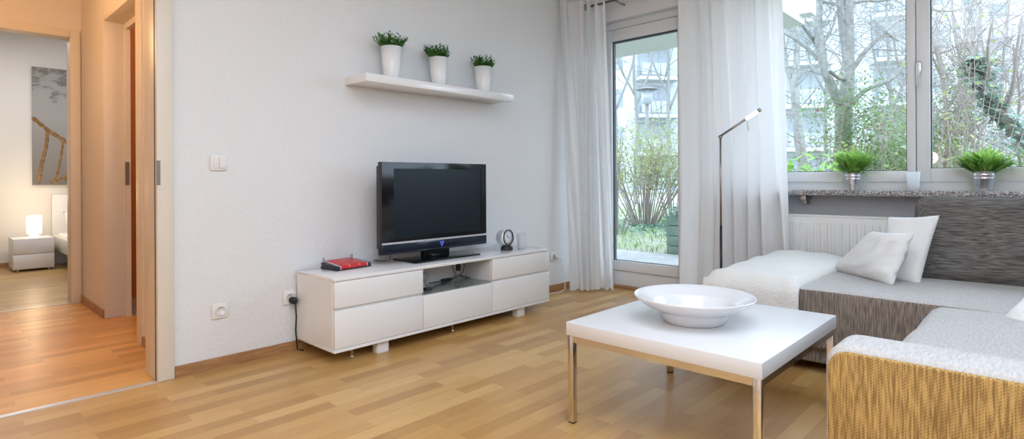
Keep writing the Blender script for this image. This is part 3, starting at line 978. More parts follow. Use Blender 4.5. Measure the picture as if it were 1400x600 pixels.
def slab(mb, x0, x1, y0, y1, z0, z1, rad, bev, bulge=0.0, nc=8, corners='all'):
    """upright panel in the y z plane with rounded corners, thickness along x"""
    bm = bmesh.new()
    pts = []
    for (cy_, cz_, a0, rr) in ((y1 - rad, z1 - rad, 0, rad), (y0 + rad, z1 - rad, 90, rad), (y0 + .02, z0 + .02, 180, .02), (y1 - .02, z0 + .02, 270, .02)):
        for k in range(nc + 1):
            a = math.radians(a0 + 90 * k / nc)
            pts.append((cy_ + rr * math.cos(a), cz_ + rr * math.sin(a)))
    f = bm.faces.new([bm.verts.new((x0, a, b)) for a, b in pts])
    ex = bmesh.ops.extrude_face_region(bm, geom=[f])
    for v in ex['geom']:
        if isinstance(v, bmesh.types.BMVert):
            v.co.x = x1
    es = [e for e in bm.edges if abs(e.verts[0].co.x - e.verts[1].co.x) < 1e-6]
    bmesh.ops.bevel(bm, geom=es, offset=bev, segments=4, affect='EDGES', profile=.5)
    bmesh.ops.recalc_face_normals(bm, faces=bm.faces)
    bm.verts.index_update()
    mb.add([v.co.copy() for v in bm.verts], [[v.index for v in q_.verts] for q_ in bm.faces], True)
    bm.free()
    return mb


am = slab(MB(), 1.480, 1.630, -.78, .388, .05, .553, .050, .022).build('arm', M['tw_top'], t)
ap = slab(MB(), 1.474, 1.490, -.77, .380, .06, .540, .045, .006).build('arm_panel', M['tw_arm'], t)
ap['label'] = 'coarse weave arm face with warm lamplight in its golden colour'
bq = Matrix.Rotation(math.radians(9), 3, 'Y')
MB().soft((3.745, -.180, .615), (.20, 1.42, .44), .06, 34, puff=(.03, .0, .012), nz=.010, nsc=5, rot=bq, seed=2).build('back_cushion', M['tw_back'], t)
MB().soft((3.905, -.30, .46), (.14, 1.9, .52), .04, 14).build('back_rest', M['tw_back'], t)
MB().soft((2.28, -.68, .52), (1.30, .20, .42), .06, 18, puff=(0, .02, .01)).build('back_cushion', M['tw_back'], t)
for x, y in ((3.03, 1.22), (3.90, 1.22), (1.72, .26), (2.9, .26), (1.72, -.68), (3.9, -1.2)):
    MB().lathe([(.02, 0), (.022, .056), (0, .056)], (x, y, 0), 14).build('leg', M['blackm'], t)


def pillow(corners, thick, label, seed, crease=.012, name='throw_pillow', mt='linen', n=30, pinch=.05):
    """soft square cushion stretched over four world-space corners, given in order"""
    rnd = random.Random(seed)
    A, B, Cc, D = [Vector(c) for c in corners]
    nm = ((Cc - A).cross(D - B)).normalized()
    ctr = (A + B + Cc + D) / 4
    top, bot = [], []
    for i in range(n + 1):
        u = i / n
        r1, r2 = [], []
        for j in range(n + 1):
            v = j / n
            p = A.lerp(B, u).lerp(D.lerp(Cc, u), v)
            uu, vv = 2 * u - 1, 2 * v - 1
            # slightly concave sides
            p += (ctr - p) * pinch * ((1 - uu * uu) * (abs(vv) ** 3) + (1 - vv * vv) * (abs(uu) ** 3))
            h = thick * (max(0, (1 - uu ** 4)) * max(0, (1 - vv ** 4))) ** .75
            w = noise.noise(Vector((u * 4, v * 4, seed))) * crease - 2.0 * crease * max(0, .25 - abs(noise.noise(Vector((u * 2.6 + v, v * 2.6, seed + 2))))) * 4 + crease * .6 * math.sin(9 * (u + .6 * v) + 5 * noise.noise(Vector((u * 2, v * 2, seed + 5))))
            w *= min(1, h / thick * 1.6)
            r1.append(p + nm * (h + w))
            r2.append(p - nm * (h * .8 - w * .3))
        top.append(r1)
        bot.append(r2)
    mb = MB().grid(top).grid([r[::-1] for r in bot])
    o = mb.build(name, M[mt], at=ctr)
    bm = bmesh.new()
    bm.from_mesh(o.data)
    bmesh.ops.remove_doubles(bm, verts=bm.verts, dist=.0006)
    bmesh.ops.recalc_face_normals(bm, faces=bm.faces)
    bm.to_mesh(o.data)
    bm.free()
    for p in o.data.polygons:
        p.use_smooth = True
    return tag(o, label, 'cushion', 'white linen cushions on the sofa')


# back pillow leaning on the dark back cushion, front pillow slumped against it
pillow([on_x(1213, 296, 3.58), on_x(1285, 294, 3.55), on_x(1257, 393, 3.44), on_x(1206, 381, 3.46)], .042, 'upright square white linen cushion leaning on the dark back cushion', 11, .005)
pillow([on_x(1190, 316, 3.48), on_x(1251, 318, 3.36), on_x(1221, 392, 3.26), on_x(1136, 371, 3.64)], .060, 'crumpled white linen cushion lying in front of the upright one', 17, .020)
pillow([W(1372, 432, 2.10), W(1404, 402, 2.16), W(1475, 440, 2.0), W(1402, 497, 1.92)], .05, 'pale linen cushion cut off by right picture edge on the short seat', 23, .008)

# throw folded over the free end of the long seat
zs = .424
P_ = []
nu, nv = 40, 34
yA, yB = 1.352, .868            # left end to right edge
for i in range(nu + 1):
    u = i / nu
    row = []
    for j in range(nv + 1):
        v = j / nv
        s = v * 1.14                      # arc length: 0 back edge .. front drop
        y = yA + (yB - yA) * u
        x = 3.85 - s
        yy = y - .02 * (1 - v)
        fx = 2.915
        z = zs + .012
        if x < fx + .03:
            over = (fx + .03) - x
            if over < .06:
                a = over / .06 * PI / 2
                x = fx + .03 - .045 * math.sin(a)
                z = zs + .012 - .045 * (1 - math.cos(a))
            else:
                x = fx - .015 - .004 * math.sin(u * 9)
                z = zs + .012 - .045 - (over - .06)
        puff = .030 * (math.sin(PI * u) ** .5) * (1 if x > fx else .25) + .028 * max(0, (x - 3.0)) * (1 - .5 * u)
        z += puff * (1 if x > fx else 0) + .010 * noise.noise(Vector((u * 5, v * 6, 2)))
        if x <= fx:
            x -= .006 + .012 * noise.noise(Vector((u * 6, v * 3, 7)))
        if u < .08 and x > fx:
            z -= (.08 - u) / .08 * .05
        if u > .94 and x > fx:
            z -= (u - .94) / .06 * .03
        z += .004 * math.sin(v * 26 + 2 * u) * (1 if x > fx else 0)
        row.append((x, yy, z))
    P_.append(row)
th = MB().grid(P_).build('throw_blanket', M['throw'], at=(3.4, 1.1, zs))
sd = th.modifiers.new('thickness', 'SOLIDIFY')
sd.thickness = .012
sd.offset = -1
tag(th, 'folded white quilted throw over the free end of the sofa', 'throw')

# ================================================================== BEDROOM
t = thing('nightstand', 'white two drawer nightstand in the bedroom under the lit lamp', 'nightstand', (.87, 8.05, 0))
NX0, NX1, NY0, NY1 = .702, 1.040, 7.85, 8.27
MB().box(NX0, NX1, NY0 + .018, NY1, .02, .345, .002).build('carcass', M['white'], t)
MB().box(NX0, NX1, NY0, NY0 + .018, .025, .178, .002).build('drawer', M['white'], t)
MB().box(NX0, NX1, NY0, NY0 + .018, .184, .345, .002).build('drawer', M['white'], t)
for x in (NX0 + .03, NX1 - .05):
    for y in (NY0 + .04, NY1 - .06):
        MB().box(x, x + .02, y, y + .02, 0, .02).build('leg', M['white'], t)
lc = Vector((.895, 8.05, .345))
t = thing('table_lamp', 'glowing white glass table lamp on the bedroom nightstand', 'table lamp', lc)
MB().lathe([(0, 0), (.052, 0), (.052, .012), (.030, .018), (.026, .030), (.042, .036), (0, .036)], lc, 30).build('base', M['shade'], t)
MB().lathe([(0, .036), (.060, .036), (.066, .05), (.066, .225), (.060, .235), (0, .235)], lc, 30).build('shade', M['shade'], t)
t = thing('bed', 'white bed with panel headboard showing behind the bedroom doorway', 'bed', (1.9, 7.4, 0))
MB().box(1.085, 2.75, 8.33, 8.40, 0, .80, .004).build('headboard', M['white'], t)
MB().box(1.085, 1.125, 6.4, 8.33, .18, .335, .004).build('side_rail', M['white'], t)
MB().box(1.125, 2.7, 6.42, 8.33, .20, .36, .03, 3).build('mattress', M['linen'], t)
MB().box(1.125, 2.7, 6.4, 6.43, .18, .335).build('foot_rail', M['white'], t)
for x, y in ((1.12, 6.45), (2.6, 6.45)):
    MB().box(x, x + .06, y, y + .06, 0, .2).build('leg', M['white'], t)
pillow([(1.17, 8.04, .42), (1.72, 8.04, .42), (1.72, 8.26, .60), (1.17, 8.26, .60)], .075, 'white bed pillow leaning on the bedroom headboard', 31, .006, 'bed_pillow', n=18)
pillow([(1.20, 7.94, .42), (1.62, 7.94, .42), (1.62, 8.10, .66), (1.20, 8.10, .66)], .04, 'small brown cushion in front of the white bed pillow', 33, .004, 'bed_cushion', n=16, mt='tw_top')
for o in list(C.objects):
    if o.name.startswith('bed_'):
        o['group'] = 'pillows on the bed'
t = thing('leaf_vase', 'white vase with one lime green leaf above the bed headboard', 'vase', (1.30, 8.37, .80))
MB().lathe([(0, 0), (.022, 0), (.026, .03), (.018, .07), (.02, .09), (0, .09)], (1.30, 8.365, .80), 20).build('vase', M['ceramic'], t)
lv = MB()
for a in (-1.9, -2.6, -1.2, -3.0):
    lv.leaf((1.30, 8.365, .87), (math.sin(a) * .9, -.2, .35), .13, .06, .5, 5)
lv.build('leaf', M['leafy'], t)


def canvas_mat():
    mt = bpy.data.materials.new('misty tree print')
    mt.use_nodes = True
    N, L = mt.node_tree.nodes, mt.node_tree.links
    b = N['Principled BSDF']
    b.inputs['Roughness'].default_value = .8
    tc = N.new('ShaderNodeTexCoord')
    mp = N.new('ShaderNodeMapping')
    mp.inputs['Scale'].default_value = (1.6, 1, 2.8)
    L.new(tc.outputs['Object'], mp.inputs['Vector'])
    nz = N.new('ShaderNodeTexNoise')
    nz.inputs['Scale'].default_value = 2.6
    nz.inputs['Detail'].default_value = 7
    nz.inputs['Roughness'].default_value = .65
    L.new(mp.outputs['Vector'], nz.inputs['Vector'])
    sx = N.new('ShaderNodeSeparateXYZ')
    L.new(tc.outputs['Object'], sx.inputs[0])
    gr = N.new('ShaderNodeMapRange')
    gr.inputs['From Min'].default_value = .05
    gr.inputs['From Max'].default_value = .55
    gr.inputs['To Min'].default_value = .16
    gr.inputs['To Max'].default_value = -.08
    L.new(sx.outputs['Z'], gr.inputs['Value'])
    ad = N.new('ShaderNodeMath')
    L.new(nz.outputs['Fac'], ad.inputs[0])
    L.new(gr.outputs[0], ad.inputs[1])
    rp = N.new('ShaderNodeValToRGB')
    e = rp.color_ramp.elements
    e[0].position, e[1].position = .42, .50
    e[0].color = (.19, .18, .165, 1)
    e[1].color = (.36, .35, .34, 1)
    L.new(ad.outputs[0], rp.inputs['Fac'])
    dk = N.new('ShaderNodeMapRange')
    dk.inputs['From Min'].default_value = -.68
    dk.inputs['From Max'].default_value = .1
    dk.inputs['To Min'].default_value = .45
    dk.inputs['To Max'].default_value = 1
    L.new(sx.outputs['Z'], dk.inputs['Value'])
    ml = N.new('ShaderNodeMix')
    ml.data_type = 'RGBA'
    ml.blend_type = 'MULTIPLY'
    ml.inputs['Factor'].default_value = 1
    L.new(rp.outputs['Color'], ml.inputs['A'])
    L.new(dk.outputs[0], ml.inputs['B'])
    L.new(ml.outputs['Result'], b.inputs['Base Color'])
    return mt


t = thing('wall_picture', 'grey canvas print of misty trees and rope railing on bedroom wall', 'picture', (1.42, YB, 1.585))
MB().box(.920, 1.92, YB - .030, YB - .001, .912, 2.262, .002).build('canvas', canvas_mat(), t)
rp_ = MB()
yy = YB - .031


def rope(pts, r):
    pts = [Vector((a, yy, b)) for a, b in pts]
    for s in (0, 1):
        q_ = []
        for i in range(len(pts) - 1):
            for k in range(6):
                f = (i * 6 + k)
                p = pts[i].lerp(pts[i + 1], k / 6)
                dr = (pts[i + 1] - pts[i]).normalized()
                q_.append(p + Vector((-dr.z, 0, dr.x)) * r * .4 * math.sin(f * 1.3 + s * PI))
        q_.append(pts[-1])
        base = len(rp_.v)
        rp_.tube(q_, r * .62, 6)
        for v in rp_.v[base:]:
            v.y = yy + (v.y - yy) * .08


rope([(.922, 1.68), (1.05, 1.55), (1.22, 1.42), (1.45, 1.30), (1.9, 1.22)], .024)
rope([(1.06, 1.54), (1.04, 1.35), (1.00, 1.15), (.97, .93)], .020)
rope([(1.20, 1.43), (1.17, 1.2), (1.14, 1.02), (1.10, .93)], .014)
rope([(1.30, 1.38), (1.26, 1.15), (1.22, .96)], .014)
rope([(1.08, .93), (1.2, 1.0), (1.35, 1.12), (1.6, 1.2)], .016)
rp_.build('rope_print', M['rope'], t)

# ================================================================== OUTDOORS
GZ = -.10
gm = mat('lawn ground', (0.20, 0.25, 0.11), .95, col2=(0.30, 0.285, 0.24), vscale=.9)
struct('ground', MB().box(4.45, 110, -60, 110, GZ - .1, GZ), gm, label='patchy garden lawn outside the windows', cat='lawn')
struct('terrace', MB().box(4.42, 6.85, -1.0, 8, GZ, -.045), M['concrete'], label='pale concrete terrace outside the balcony door', cat='terrace')
struct('exterior_wall', MB().box(4.42, 4.50, -8, WY0, GZ, 2.75).box(4.42, 4.50, YT, 12, GZ, 2.75), M['render_w'], label='outer house wall beside the openings', cat='wall')
# balcony slab of the flat above
struct('balcony_slab', MB().box(4.42, 7.0, 2.02, 9, 2.70, 2.95).box(6.8, 7.0, 1.90, 2.02, 2.78, 3.1), M['render_w'], label='white balcony slab of the flat above, over the terrace', cat='slab')


def orient(px, d, skew=0.0):
    """root location on the ground along a viewing direction, and x axis across it turned by skew"""
    p = W(px, CY, d)
    xa = (R0 * math.cos(skew) + F * math.sin(skew))
    return Vector((p.x, p.y, GZ)), xa.normalized(), Vector((-xa.y, xa.x, 0)).normalized()


def apartment(px, d, skew, width, floors, label, cols, style, group=None):
    o, xa, ya = orient(px, d, skew)
    t = thing('apartment_building', label, 'building', o, 'pale apartment blocks beyond the garden')

    def bx(mb, x0, x1, y0, y1, z0, z1):
        b = MB().box(x0, x1, y0, y1, z0, z1)
        mb.add([o + xa * v.x + ya * v.y + Vector((0, 0, v.z)) for v in b.v], b.f)
        return mb
    hw_ = width / 2
    fh = 3.0
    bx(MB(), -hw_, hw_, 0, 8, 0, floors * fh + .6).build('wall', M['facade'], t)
    cw = width / cols
    for f in range(floors):
        for c in range(cols):
            x0 = -hw_ + c * cw
            loggia = (c + style) % 2 == 0
            if loggia:
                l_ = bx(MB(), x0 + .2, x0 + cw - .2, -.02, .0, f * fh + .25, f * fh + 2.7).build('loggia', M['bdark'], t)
                g = MB()
                for k in range(3):
                    a = x0 + .35 + k * (cw - .7) / 3
                    bx(g, a + .06, a + (cw - .7) / 3 - .06, -.05, -.02, f * fh + .5, f * fh + 2.5)
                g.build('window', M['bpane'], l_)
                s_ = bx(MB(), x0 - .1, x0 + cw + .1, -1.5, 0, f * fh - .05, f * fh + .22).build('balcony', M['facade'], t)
                g = MB()
                for k in range(4):
                    a = x0 + k * cw / 4
                    bx(g, a + .05, a + cw / 4 - .05, -1.48, -1.44, f * fh + .32, f * fh + 1.25)
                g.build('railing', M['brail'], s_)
            else:
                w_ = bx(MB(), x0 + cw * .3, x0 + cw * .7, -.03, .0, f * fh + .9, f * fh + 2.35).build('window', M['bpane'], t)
    return t


apartment(868, 46, math.radians(9), 13, 7, 'pale apartment block with glass balconies seen through the balcony door', 4, 0)
apartment(1160, 40, math.radians(-14), 14, 7, 'white apartment block with small windows behind the forked tree', 5, 1)
apartment(1400, 52, math.radians(-24), 14, 7, 'pale apartment block behind the ivy covered tree', 4, 0)
# pale paved path behind the big bush
o, xa, ya = orient(880, 24, math.radians(9))
pv = MB().box(-16, 16, 0, 9, 0, .03)
struct('path', MB().add([o + xa * v.x + ya * v.y + Vector((0, 0, v.z)) for v in pv.v], pv.f), M['concrete'], label='pale paved path between lawn and apartment block', cat='path')

# street lamp
sp = W(885, CY, 22)
t = thing('street_lamp', 'garden post lamp with flat disc hood seen through the balcony door', 'street lamp', (sp.x, sp.y, GZ))
MB().tube([(sp.x, sp.y, GZ), (sp.x, sp.y, 3.85)], .07, 12).build('post', M['bark_p'], t)
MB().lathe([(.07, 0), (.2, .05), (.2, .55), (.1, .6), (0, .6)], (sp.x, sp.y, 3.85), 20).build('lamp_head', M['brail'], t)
MB().lathe([(0, .12), (.2, .10), (.42, .02), (.42, 0), (0, 0)], (sp.x, sp.y, 4.42), 28).build('hood', M['bark_p'], t)

# green planter
t = thing('planter_box', 'green slatted wooden planter box on the terrace edge', 'planter', (7.2, 3.4, GZ))
for k in range(4):
    z0 = GZ + .02 + k * .135
    MB().box(6.95, 7.45, 2.95, 3.735, z0, z0 + .128, .006).build('slat', M['planter'], t)
MB().box(6.99, 7.41, 2.99, 3.70, GZ + .03, GZ + .54).build('soil', M['soil'], t)
ivp = MB()
rnd = random.Random(5)
for k in range(420):
    p = Vector((rnd.uniform(6.9, 7.45), rnd.uniform(2.95, 3.85), GZ + .56 + rnd.uniform(-.05, .12)))
    if p.y > 3.68:
        p.z -= (p.y - 3.68) * rnd.uniform(0, 3)
    ivp.leaf(p, (rnd.uniform(-1, 1), rnd.uniform(-1, 1), rnd.uniform(-.3, .6)), .07, .055, .5, 2)
ivp.build('ivy', M['ivy'], t)


# ---- bare trees
def grow(mb, rnd, p, d, length, r, depth, maxd, bend=.25, up=.1, kids=(2, 4), nseg=5, sides=5, tips=None, minr=.0035):
    pts, rs = [Vector(p)], [r]
    dd = Vector(d).normalized()
    for i in range(nseg):
        dd = (dd + Vector((rnd.uniform(-1, 1), rnd.uniform(-1, 1), rnd.uniform(-1, 1))) * bend + Vector((0, 0, up))).normalized()
        pts.append(pts[-1] + dd * length / nseg)
        rs.append(max(minr, r * (1 - .6 * (i + 1) / nseg)))
    mb.tube(pts, rs, sides if depth == 0 else max(3, sides - depth), False)
    if tips is not None and depth >= maxd - 1:
        tips.extend(pts[2:])
    if depth < maxd:
        for k in range(rnd.randint(*kids)):
            i = rnd.randint(1, nseg)
            a = rnd.random() * 2 * PI
            side = dd.orthogonal().normalized()
            side = Matrix.Rotation(a, 3, dd) @ side
            nd = dd * rnd.uniform(.4, .9) + side * rnd.uniform(.5, 1.0)
            grow(mb, rnd, pts[i], nd, length * rnd.uniform(.5, .8), rs[i] * rnd.uniform(.45, .7), depth + 1, maxd, bend, up, kids, nseg, sides, tips, minr)


def leafclump(mb, rnd, pts, n, ln, wd, spread):
    for k in range(n):
        p = rnd.choice(pts) + Vector((rnd.gauss(0, 1), rnd.gauss(0, 1), rnd.gauss(0, 1))) * spread
        mb.leaf(p, (rnd.uniform(-1, 1), rnd.uniform(-1, 1), rnd.uniform(-.5, .8)), ln * rnd.uniform(.6, 1.3), wd * rnd.uniform(.7, 1.3), .4, 2)


def traced_tree(name, label, cat, d, limbs, wpx, twigs, seed, bark='bark', group='bare trees in the garden', twig_len=1.0, extra=None, base=None, maxd=2, twig_r=.012):
    """limbs: lists of (px, py, diameter px) at about distance d; wide limbs first"""
    rnd = random.Random(seed)
    b = base if base else W(limbs[0][0][0], CY, d)
    t = thing(name, label, cat, (b.x, b.y, GZ), group)
    tr, br_ = MB(), MB()
    starts = []
    for li, limb in enumerate(limbs):
        dz = rnd.uniform(-.6, .6) if li else 0
        pts, rs = [], []
        for i, (x, y, w) in enumerate(limb):
            pts.append(W(x, y, d + dz * i / max(1, len(limb) - 1)))
            rs.append(w / 2 * d / FPX)
        if li == 0:
            g = pts[0].copy()
            g.z = GZ - .05
            pts.insert(0, g)
            rs.insert(0, rs[0] * 1.2)
        # smooth subdivision
        q_, r_ = [], []
        for i in range(len(pts) - 1):
            p0, p1, p2, p3 = pts[max(0, i - 1)], pts[i], pts[i + 1], pts[min(len(pts) - 1, i + 2)]
            for k in range(5):
                s = k / 5
                q_.append(.5 * ((2 * p1) + (p2 - p0) * s + (2 * p0 - 5 * p1 + 4 * p2 - p3) * s * s + (3 * p1 - p0 - 3 * p2 + p3) * s ** 3))
                r_.append(rs[i] + (rs[i + 1] - rs[i]) * s)
        q_.append(pts[-1])
        r_.append(rs[-1])
        (tr if limb[0][2] >= wpx else br_).tube(q_, r_, 12 if limb[0][2] >= wpx else 7, True)
        starts += [(q_[i], (q_[min(i + 1, len(q_) - 1)] - q_[i - 1]).normalized(), r_[i]) for i in range(6 if li == 0 else 2, len(q_)) if q_[i].z > 1.2]
    tr.build('trunk', M[bark], t)
    if br_.v:
        br_.build('branch', M[bark], t)
    tw = MB()
    tips = []
    for k in range(twigs):
        p, dd, r = rnd.choice(starts)
        side = Matrix.Rotation(rnd.random() * 2 * PI, 3, dd) @ dd.orthogonal().normalized()
        grow(tw, rnd, p, dd * .5 + side, twig_len * rnd.uniform(.5, 1.3), min(r * .4, twig_r), 1, 1 + maxd, .22, .06, (2, 4), 5, 5, tips)
    if tw.v:
        tw.build('twigs', M['bark_d' if bark == 'bark_d' else bark], t)['kind'] = 'stuff'
    if extra:
        extra(t, rnd, tips, starts)
    return t


main = [
    [(1153, 240, 21), (1153, 190, 20), (1153, 155, 21), (1155, 138, 22), (1159, 110, 16), (1160, 60, 14), (1160, 20, 13), (1161, -30, 12), (1163, -90, 10)],
    [(1151, 146, 15), (1141, 128, 13), (1129, 98, 12), (1121, 65, 11), (1118, 25, 11), (1121, -10, 10), (1126, -60, 8)],
    [(1159, 112, 10), (1156, 70, 10), (1150, 20, 10), (1147, -20, 9), (1140, -70, 7)],
    [(1163, 98, 7), (1172, 85, 6.5), (1185, 68, 6), (1210, 43, 5), (1231, 27, 4.5), (1250, 29, 4), (1275, 38, 3)],
    [(1165, 142, 8), (1178, 127, 6.5), (1194, 118, 6), (1219, 108, 5), (1232, 93, 4.5), (1241, 72, 4), (1252, 40, 3)],
    [(1118, 82, 6), (1110, 72, 5), (1096, 60, 4.5), (1080, 49, 4), (1060, 40, 3)],
    [(1117, 62, 5.5), (1105, 45, 4.5), (1094, 28, 4), (1088, 5, 3)],
    [(1156, 108, 5.5), (1146, 106, 5), (1133, 96, 4)],
    [(1120, 38, 4), (1112, 25, 3.5), (1102, 22, 3)],
    [(1150, 8, 5), (1135, 4, 5), (1120, 2, 4.5), (1106, 2, 4), (1080, -8, 3)],
    [(1166, 4, 5), (1185, 1, 4), (1205, 1, 3.5), (1240, -6, 3)],
    [(1210, 43, 3.5), (1222, 52, 3), (1237, 60, 2.5), (1260, 80, 2)],
    [(1126, 60, 3), (1135, 45, 2.5), (1142, 25, 2.2), (1150, 5, 2)],
]
traced_tree('bare_tree', 'large grey tree with forked trunk close behind the window', 'tree', 9.5, main, 10, 46, 3, twig_len=1.5, maxd=2, twig_r=.009)
traced_tree('bare_tree', 'grey tree trunk beside the right edge of the wide curtain', 'tree', 13, [[(1101, 245, 15), (1094, 200, 14), (1090, 160, 12), (1086, 120, 10), (1090, 70, 8), (1086, 10, 6)],
            [(1088, 130, 6), (1076, 90, 5), (1070, 40, 4)]], 9, 22, 5, twig_len=1.6)


def ivy_cover(t, rnd, tips, starts):
    mb = MB()
    for k in range(1100):
        p, dd, r = rnd.choice(starts[:38])
        if r < .02:
            continue
        off = Vector((rnd.gauss(0, 1), rnd.gauss(0, 1), rnd.gauss(0, 1))) * .055
        mb.leaf(p + off, (rnd.uniform(-1, 1), rnd.uniform(-1, 1), rnd.uniform(-1, .3)), rnd.uniform(.05, .09), rnd.uniform(.045, .075), .5, 2)
    mb.build('ivy', M['ivy'], t)


traced_tree('ivy_tree', 'leaning tree trunk wrapped in dark ivy behind the right pane', 'tree', 6.6,
            [[(1440, 246, 15), (1408, 200, 14), (1378, 168, 13), (1356, 143, 12), (1343, 120, 10), (1335, 98, 8), (1330, 82, 6)],
             [(1340, 105, 5), (1352, 78, 4.5), (1368, 50, 4), (1378, 20, 3), (1380, -20, 2)],
             [(1345, 122, 5), (1352, 100, 4), (1350, 70, 3.5), (1356, 30, 3)],
             [(1332, 88, 4), (1326, 60, 3.5), (1318, 20, 3), (1312, -20, 2)],
             [(1372, 160, 5), (1385, 120, 4), (1390, 70, 3.5), (1398, 20, 3)]], 9, 30, 15, 'bark_d', twig_len=1.1, extra=ivy_cover, twig_r=.006)
traced_tree('bare_tree', 'thin bare tree arching across the upper right window pane', 'tree', 8.0,
            [[(1292, 246, 5), (1296, 180, 5), (1290, 120, 4.5), (1278, 60, 4), (1262, 0, 3)], [(1294, 150, 4), (1312, 120, 3.5), (1330, 60, 3), (1342, 10, 2.5)],
             [(1272, 12, 3.5), (1290, 15, 3.2), (1310, 13, 3), (1340, 4, 2.5)], [(1276, 72, 3), (1300, 68, 3), (1330, 45, 2.5), (1360, 38, 2)],
             [(1290, 110, 3), (1270, 60, 2.5), (1284, 20, 2)]], 5, 44, 25, 'bark_d', twig_len=1.3, twig_r=.006)
traced_tree('bare_tree', 'thin dark branched tree beside the right picture edge', 'tree', 7.2,
            [[(1338, 240, 4), (1330, 190, 4), (1318, 150, 3.5), (1310, 110, 3)], [(1338, 190, 3.5), (1346, 172, 3), (1368, 150, 3), (1388, 120, 2.5), (1400, 90, 2)],
             [(1396, 230, 4), (1390, 180, 4), (1394, 130, 3), (1385, 60, 2.5)]], 6, 34, 29, 'bark_d', twig_len=1.1, twig_r=.005)
for (px, d, sd_, lab) in ((1220, 20, 41, 'slim pale tree standing behind the centre mullion'), (1250, 24, 42, 'distant pale bare tree behind the window handle'),
                          (1310, 18, 43, 'pale bare tree behind the arching branches'), (1370, 21, 44, 'pale bare tree behind the ivy trunk'), (1130, 23, 45, 'distant pale tree left of the forked trunk'),
                          (868, 24, 46, 'slim bare tree left of the post lamp'), (915, 20, 47, 'slim bare tree right of the post lamp'), (842, 21, 48, 'pale bare tree at left edge of the door glass')):
    rr = random.Random(sd_)
    traced_tree('distant_tree', lab, 'tree', d, [[(px, 240, 5), (px + rr.uniform(-4, 4), 170, 5), (px + rr.uniform(-8, 8), 90, 4), (px + rr.uniform(-12, 12), 10, 3), (px, -60, 2)],
                [(px, 150, 3.5), (px + 22, 90, 3), (px + 30, 30, 2)], [(px, 130, 3.5), (px - 24, 80, 3), (px - 30, 10, 2)]], 5, 16, sd_, 'bark_p', twig_len=2.6, twig_r=.018)


# ---- shrubs
def shrub(px, d, h, w, nstem, nleaf, ln, wd, leaf, bark, label, seed, cat='shrub', low=.25, name='garden_shrub', arch=.5, group='shrubs in the garden', squash=1.0, leafspread=.10, sr=1.0):
    rnd = random.Random(seed)
    b = W(px, CY, d)
    b.z = GZ
    t = thing(name, label, cat, b, group)
    st, tips = MB(), []
    for k in range(nstem):
        a = rnd.random() * 2 * PI
        out = math.sqrt(rnd.random()) * w
        p = b + Vector((math.cos(a), math.sin(a), 0)) * out * .22
        e = b + Vector((math.cos(a) * out, math.sin(a) * out, h * rnd.uniform(.6, 1.05) * (1 - .25 * (out / w) ** 2)))
        mid = p.lerp(e, .5) + Vector((0, 0, h * .12 * arch)) + Vector((rnd.gauss(0, 1), rnd.gauss(0, 1), 0)) * w * .06
        pts = [p, p.lerp(mid, .5) + Vector((0, 0, .03)), mid, mid.lerp(e, .5) + Vector((0, 0, h * .02)), e]
        st.tube(pts, [q_ * sr for q_ in (.016, .013, .010, .007, .004)], 5, False)
        for pp in pts[1:]:
            if pp.z > GZ + low * h:
                for _ in range(2):
                    sub = pp + Vector((rnd.gauss(0, 1), rnd.gauss(0, 1), abs(rnd.gauss(0, 1)))) * w * .17
                    st.tube([pp, pp.lerp(sub, .5) + Vector((0, 0, .02)), sub], [.006 * sr, .004 * sr, .003 * sr], 4, False)
                    tips += [sub, pp.lerp(sub, .6)]
                tips.append(pp)
    st.build('stems', M[bark], t)
    lf_ = MB()
    tips = [q_ for q_ in tips if q_.z > GZ + low * h]
    leafclump(lf_, rnd, tips, nleaf, ln, wd, w * leafspread)
    lf_.build('foliage', M[leaf], t)
    return t


shrub(881, 12.6, 2.05, 1.35, 46, 3800, .055, .038, 'shruby', 'bark_d', 'big many stemmed yellow green bush outside the balcony door', 51, low=.42, name='large_bush')
shrub(842, 10.8, 1.9, .9, 14, 1100, .05, .035, 'shruby', 'bark_d', 'yellow green bush at left edge of the balcony door glass', 52, low=.35)
shrub(922, 14.5, 2.4, 1.3, 20, 1800, .06, .04, 'shrubg', 'bark_d', 'green bush behind the planter box', 53, low=.3)
shrub(1210, 9.0, 2.35, 1.1, 14, 9000, .06, .028, 'shrubg', 'bark_d', 'fresh green bush right of the forked trunk', 54, low=.05, sr=.5, leafspread=.16)
shrub(1245, 10.5, 2.3, 1.0, 12, 7000, .06, .028, 'shrubg', 'bark_d', 'fresh green bush behind the centre mullion', 55, low=.05, sr=.5, leafspread=.16)
shrub(1300, 8.0, 2.35, .9, 14, 5200, .055, .025, 'shrubg', 'bark_d', 'green and brown bush behind the low spreading plant', 56, low=.05, sr=.5, leafspread=.16)
shrub(1345, 7.4, 1.75, .9, 30, 900, .05, .022, 'shrubg', 'bark_d', 'twiggy brown bush below the ivy trunk', 57, low=.05, sr=.45)
shrub(1395, 8.5, 1.9, 1.0, 30, 1100, .05, .022, 'shrubg', 'bark_d', 'twiggy bush at right picture edge', 58, low=.05, sr=.45)
shrub(1120, 7.0, 1.35, .55, 12, 240, .15, .085, 'leafb', 'bark_d', 'large leaved bright green shrub behind the first zinc pot', 59, low=.3)
shrub(1170, 8.2, 1.6, .6, 16, 500, .10, .05, 'shruby', 'bark_d', 'yellow green shrub at the foot of the forked trunk', 60, low=.3)
shrub(1133, 8.5, 2.2, .8, 18, 160, .06, .04, 'redleaf', 'bark_d', 'bare thin shrub with a few red leaves left of the forked trunk', 61, low=.5, leafspread=.06, sr=.4)
shrub(1195, 7.2, 1.9, .9, 16, 120, .05, .03, 'shrubg', 'bark_d', 'bare arching twigs in front of the fresh green bush', 62, low=.4, sr=.5)
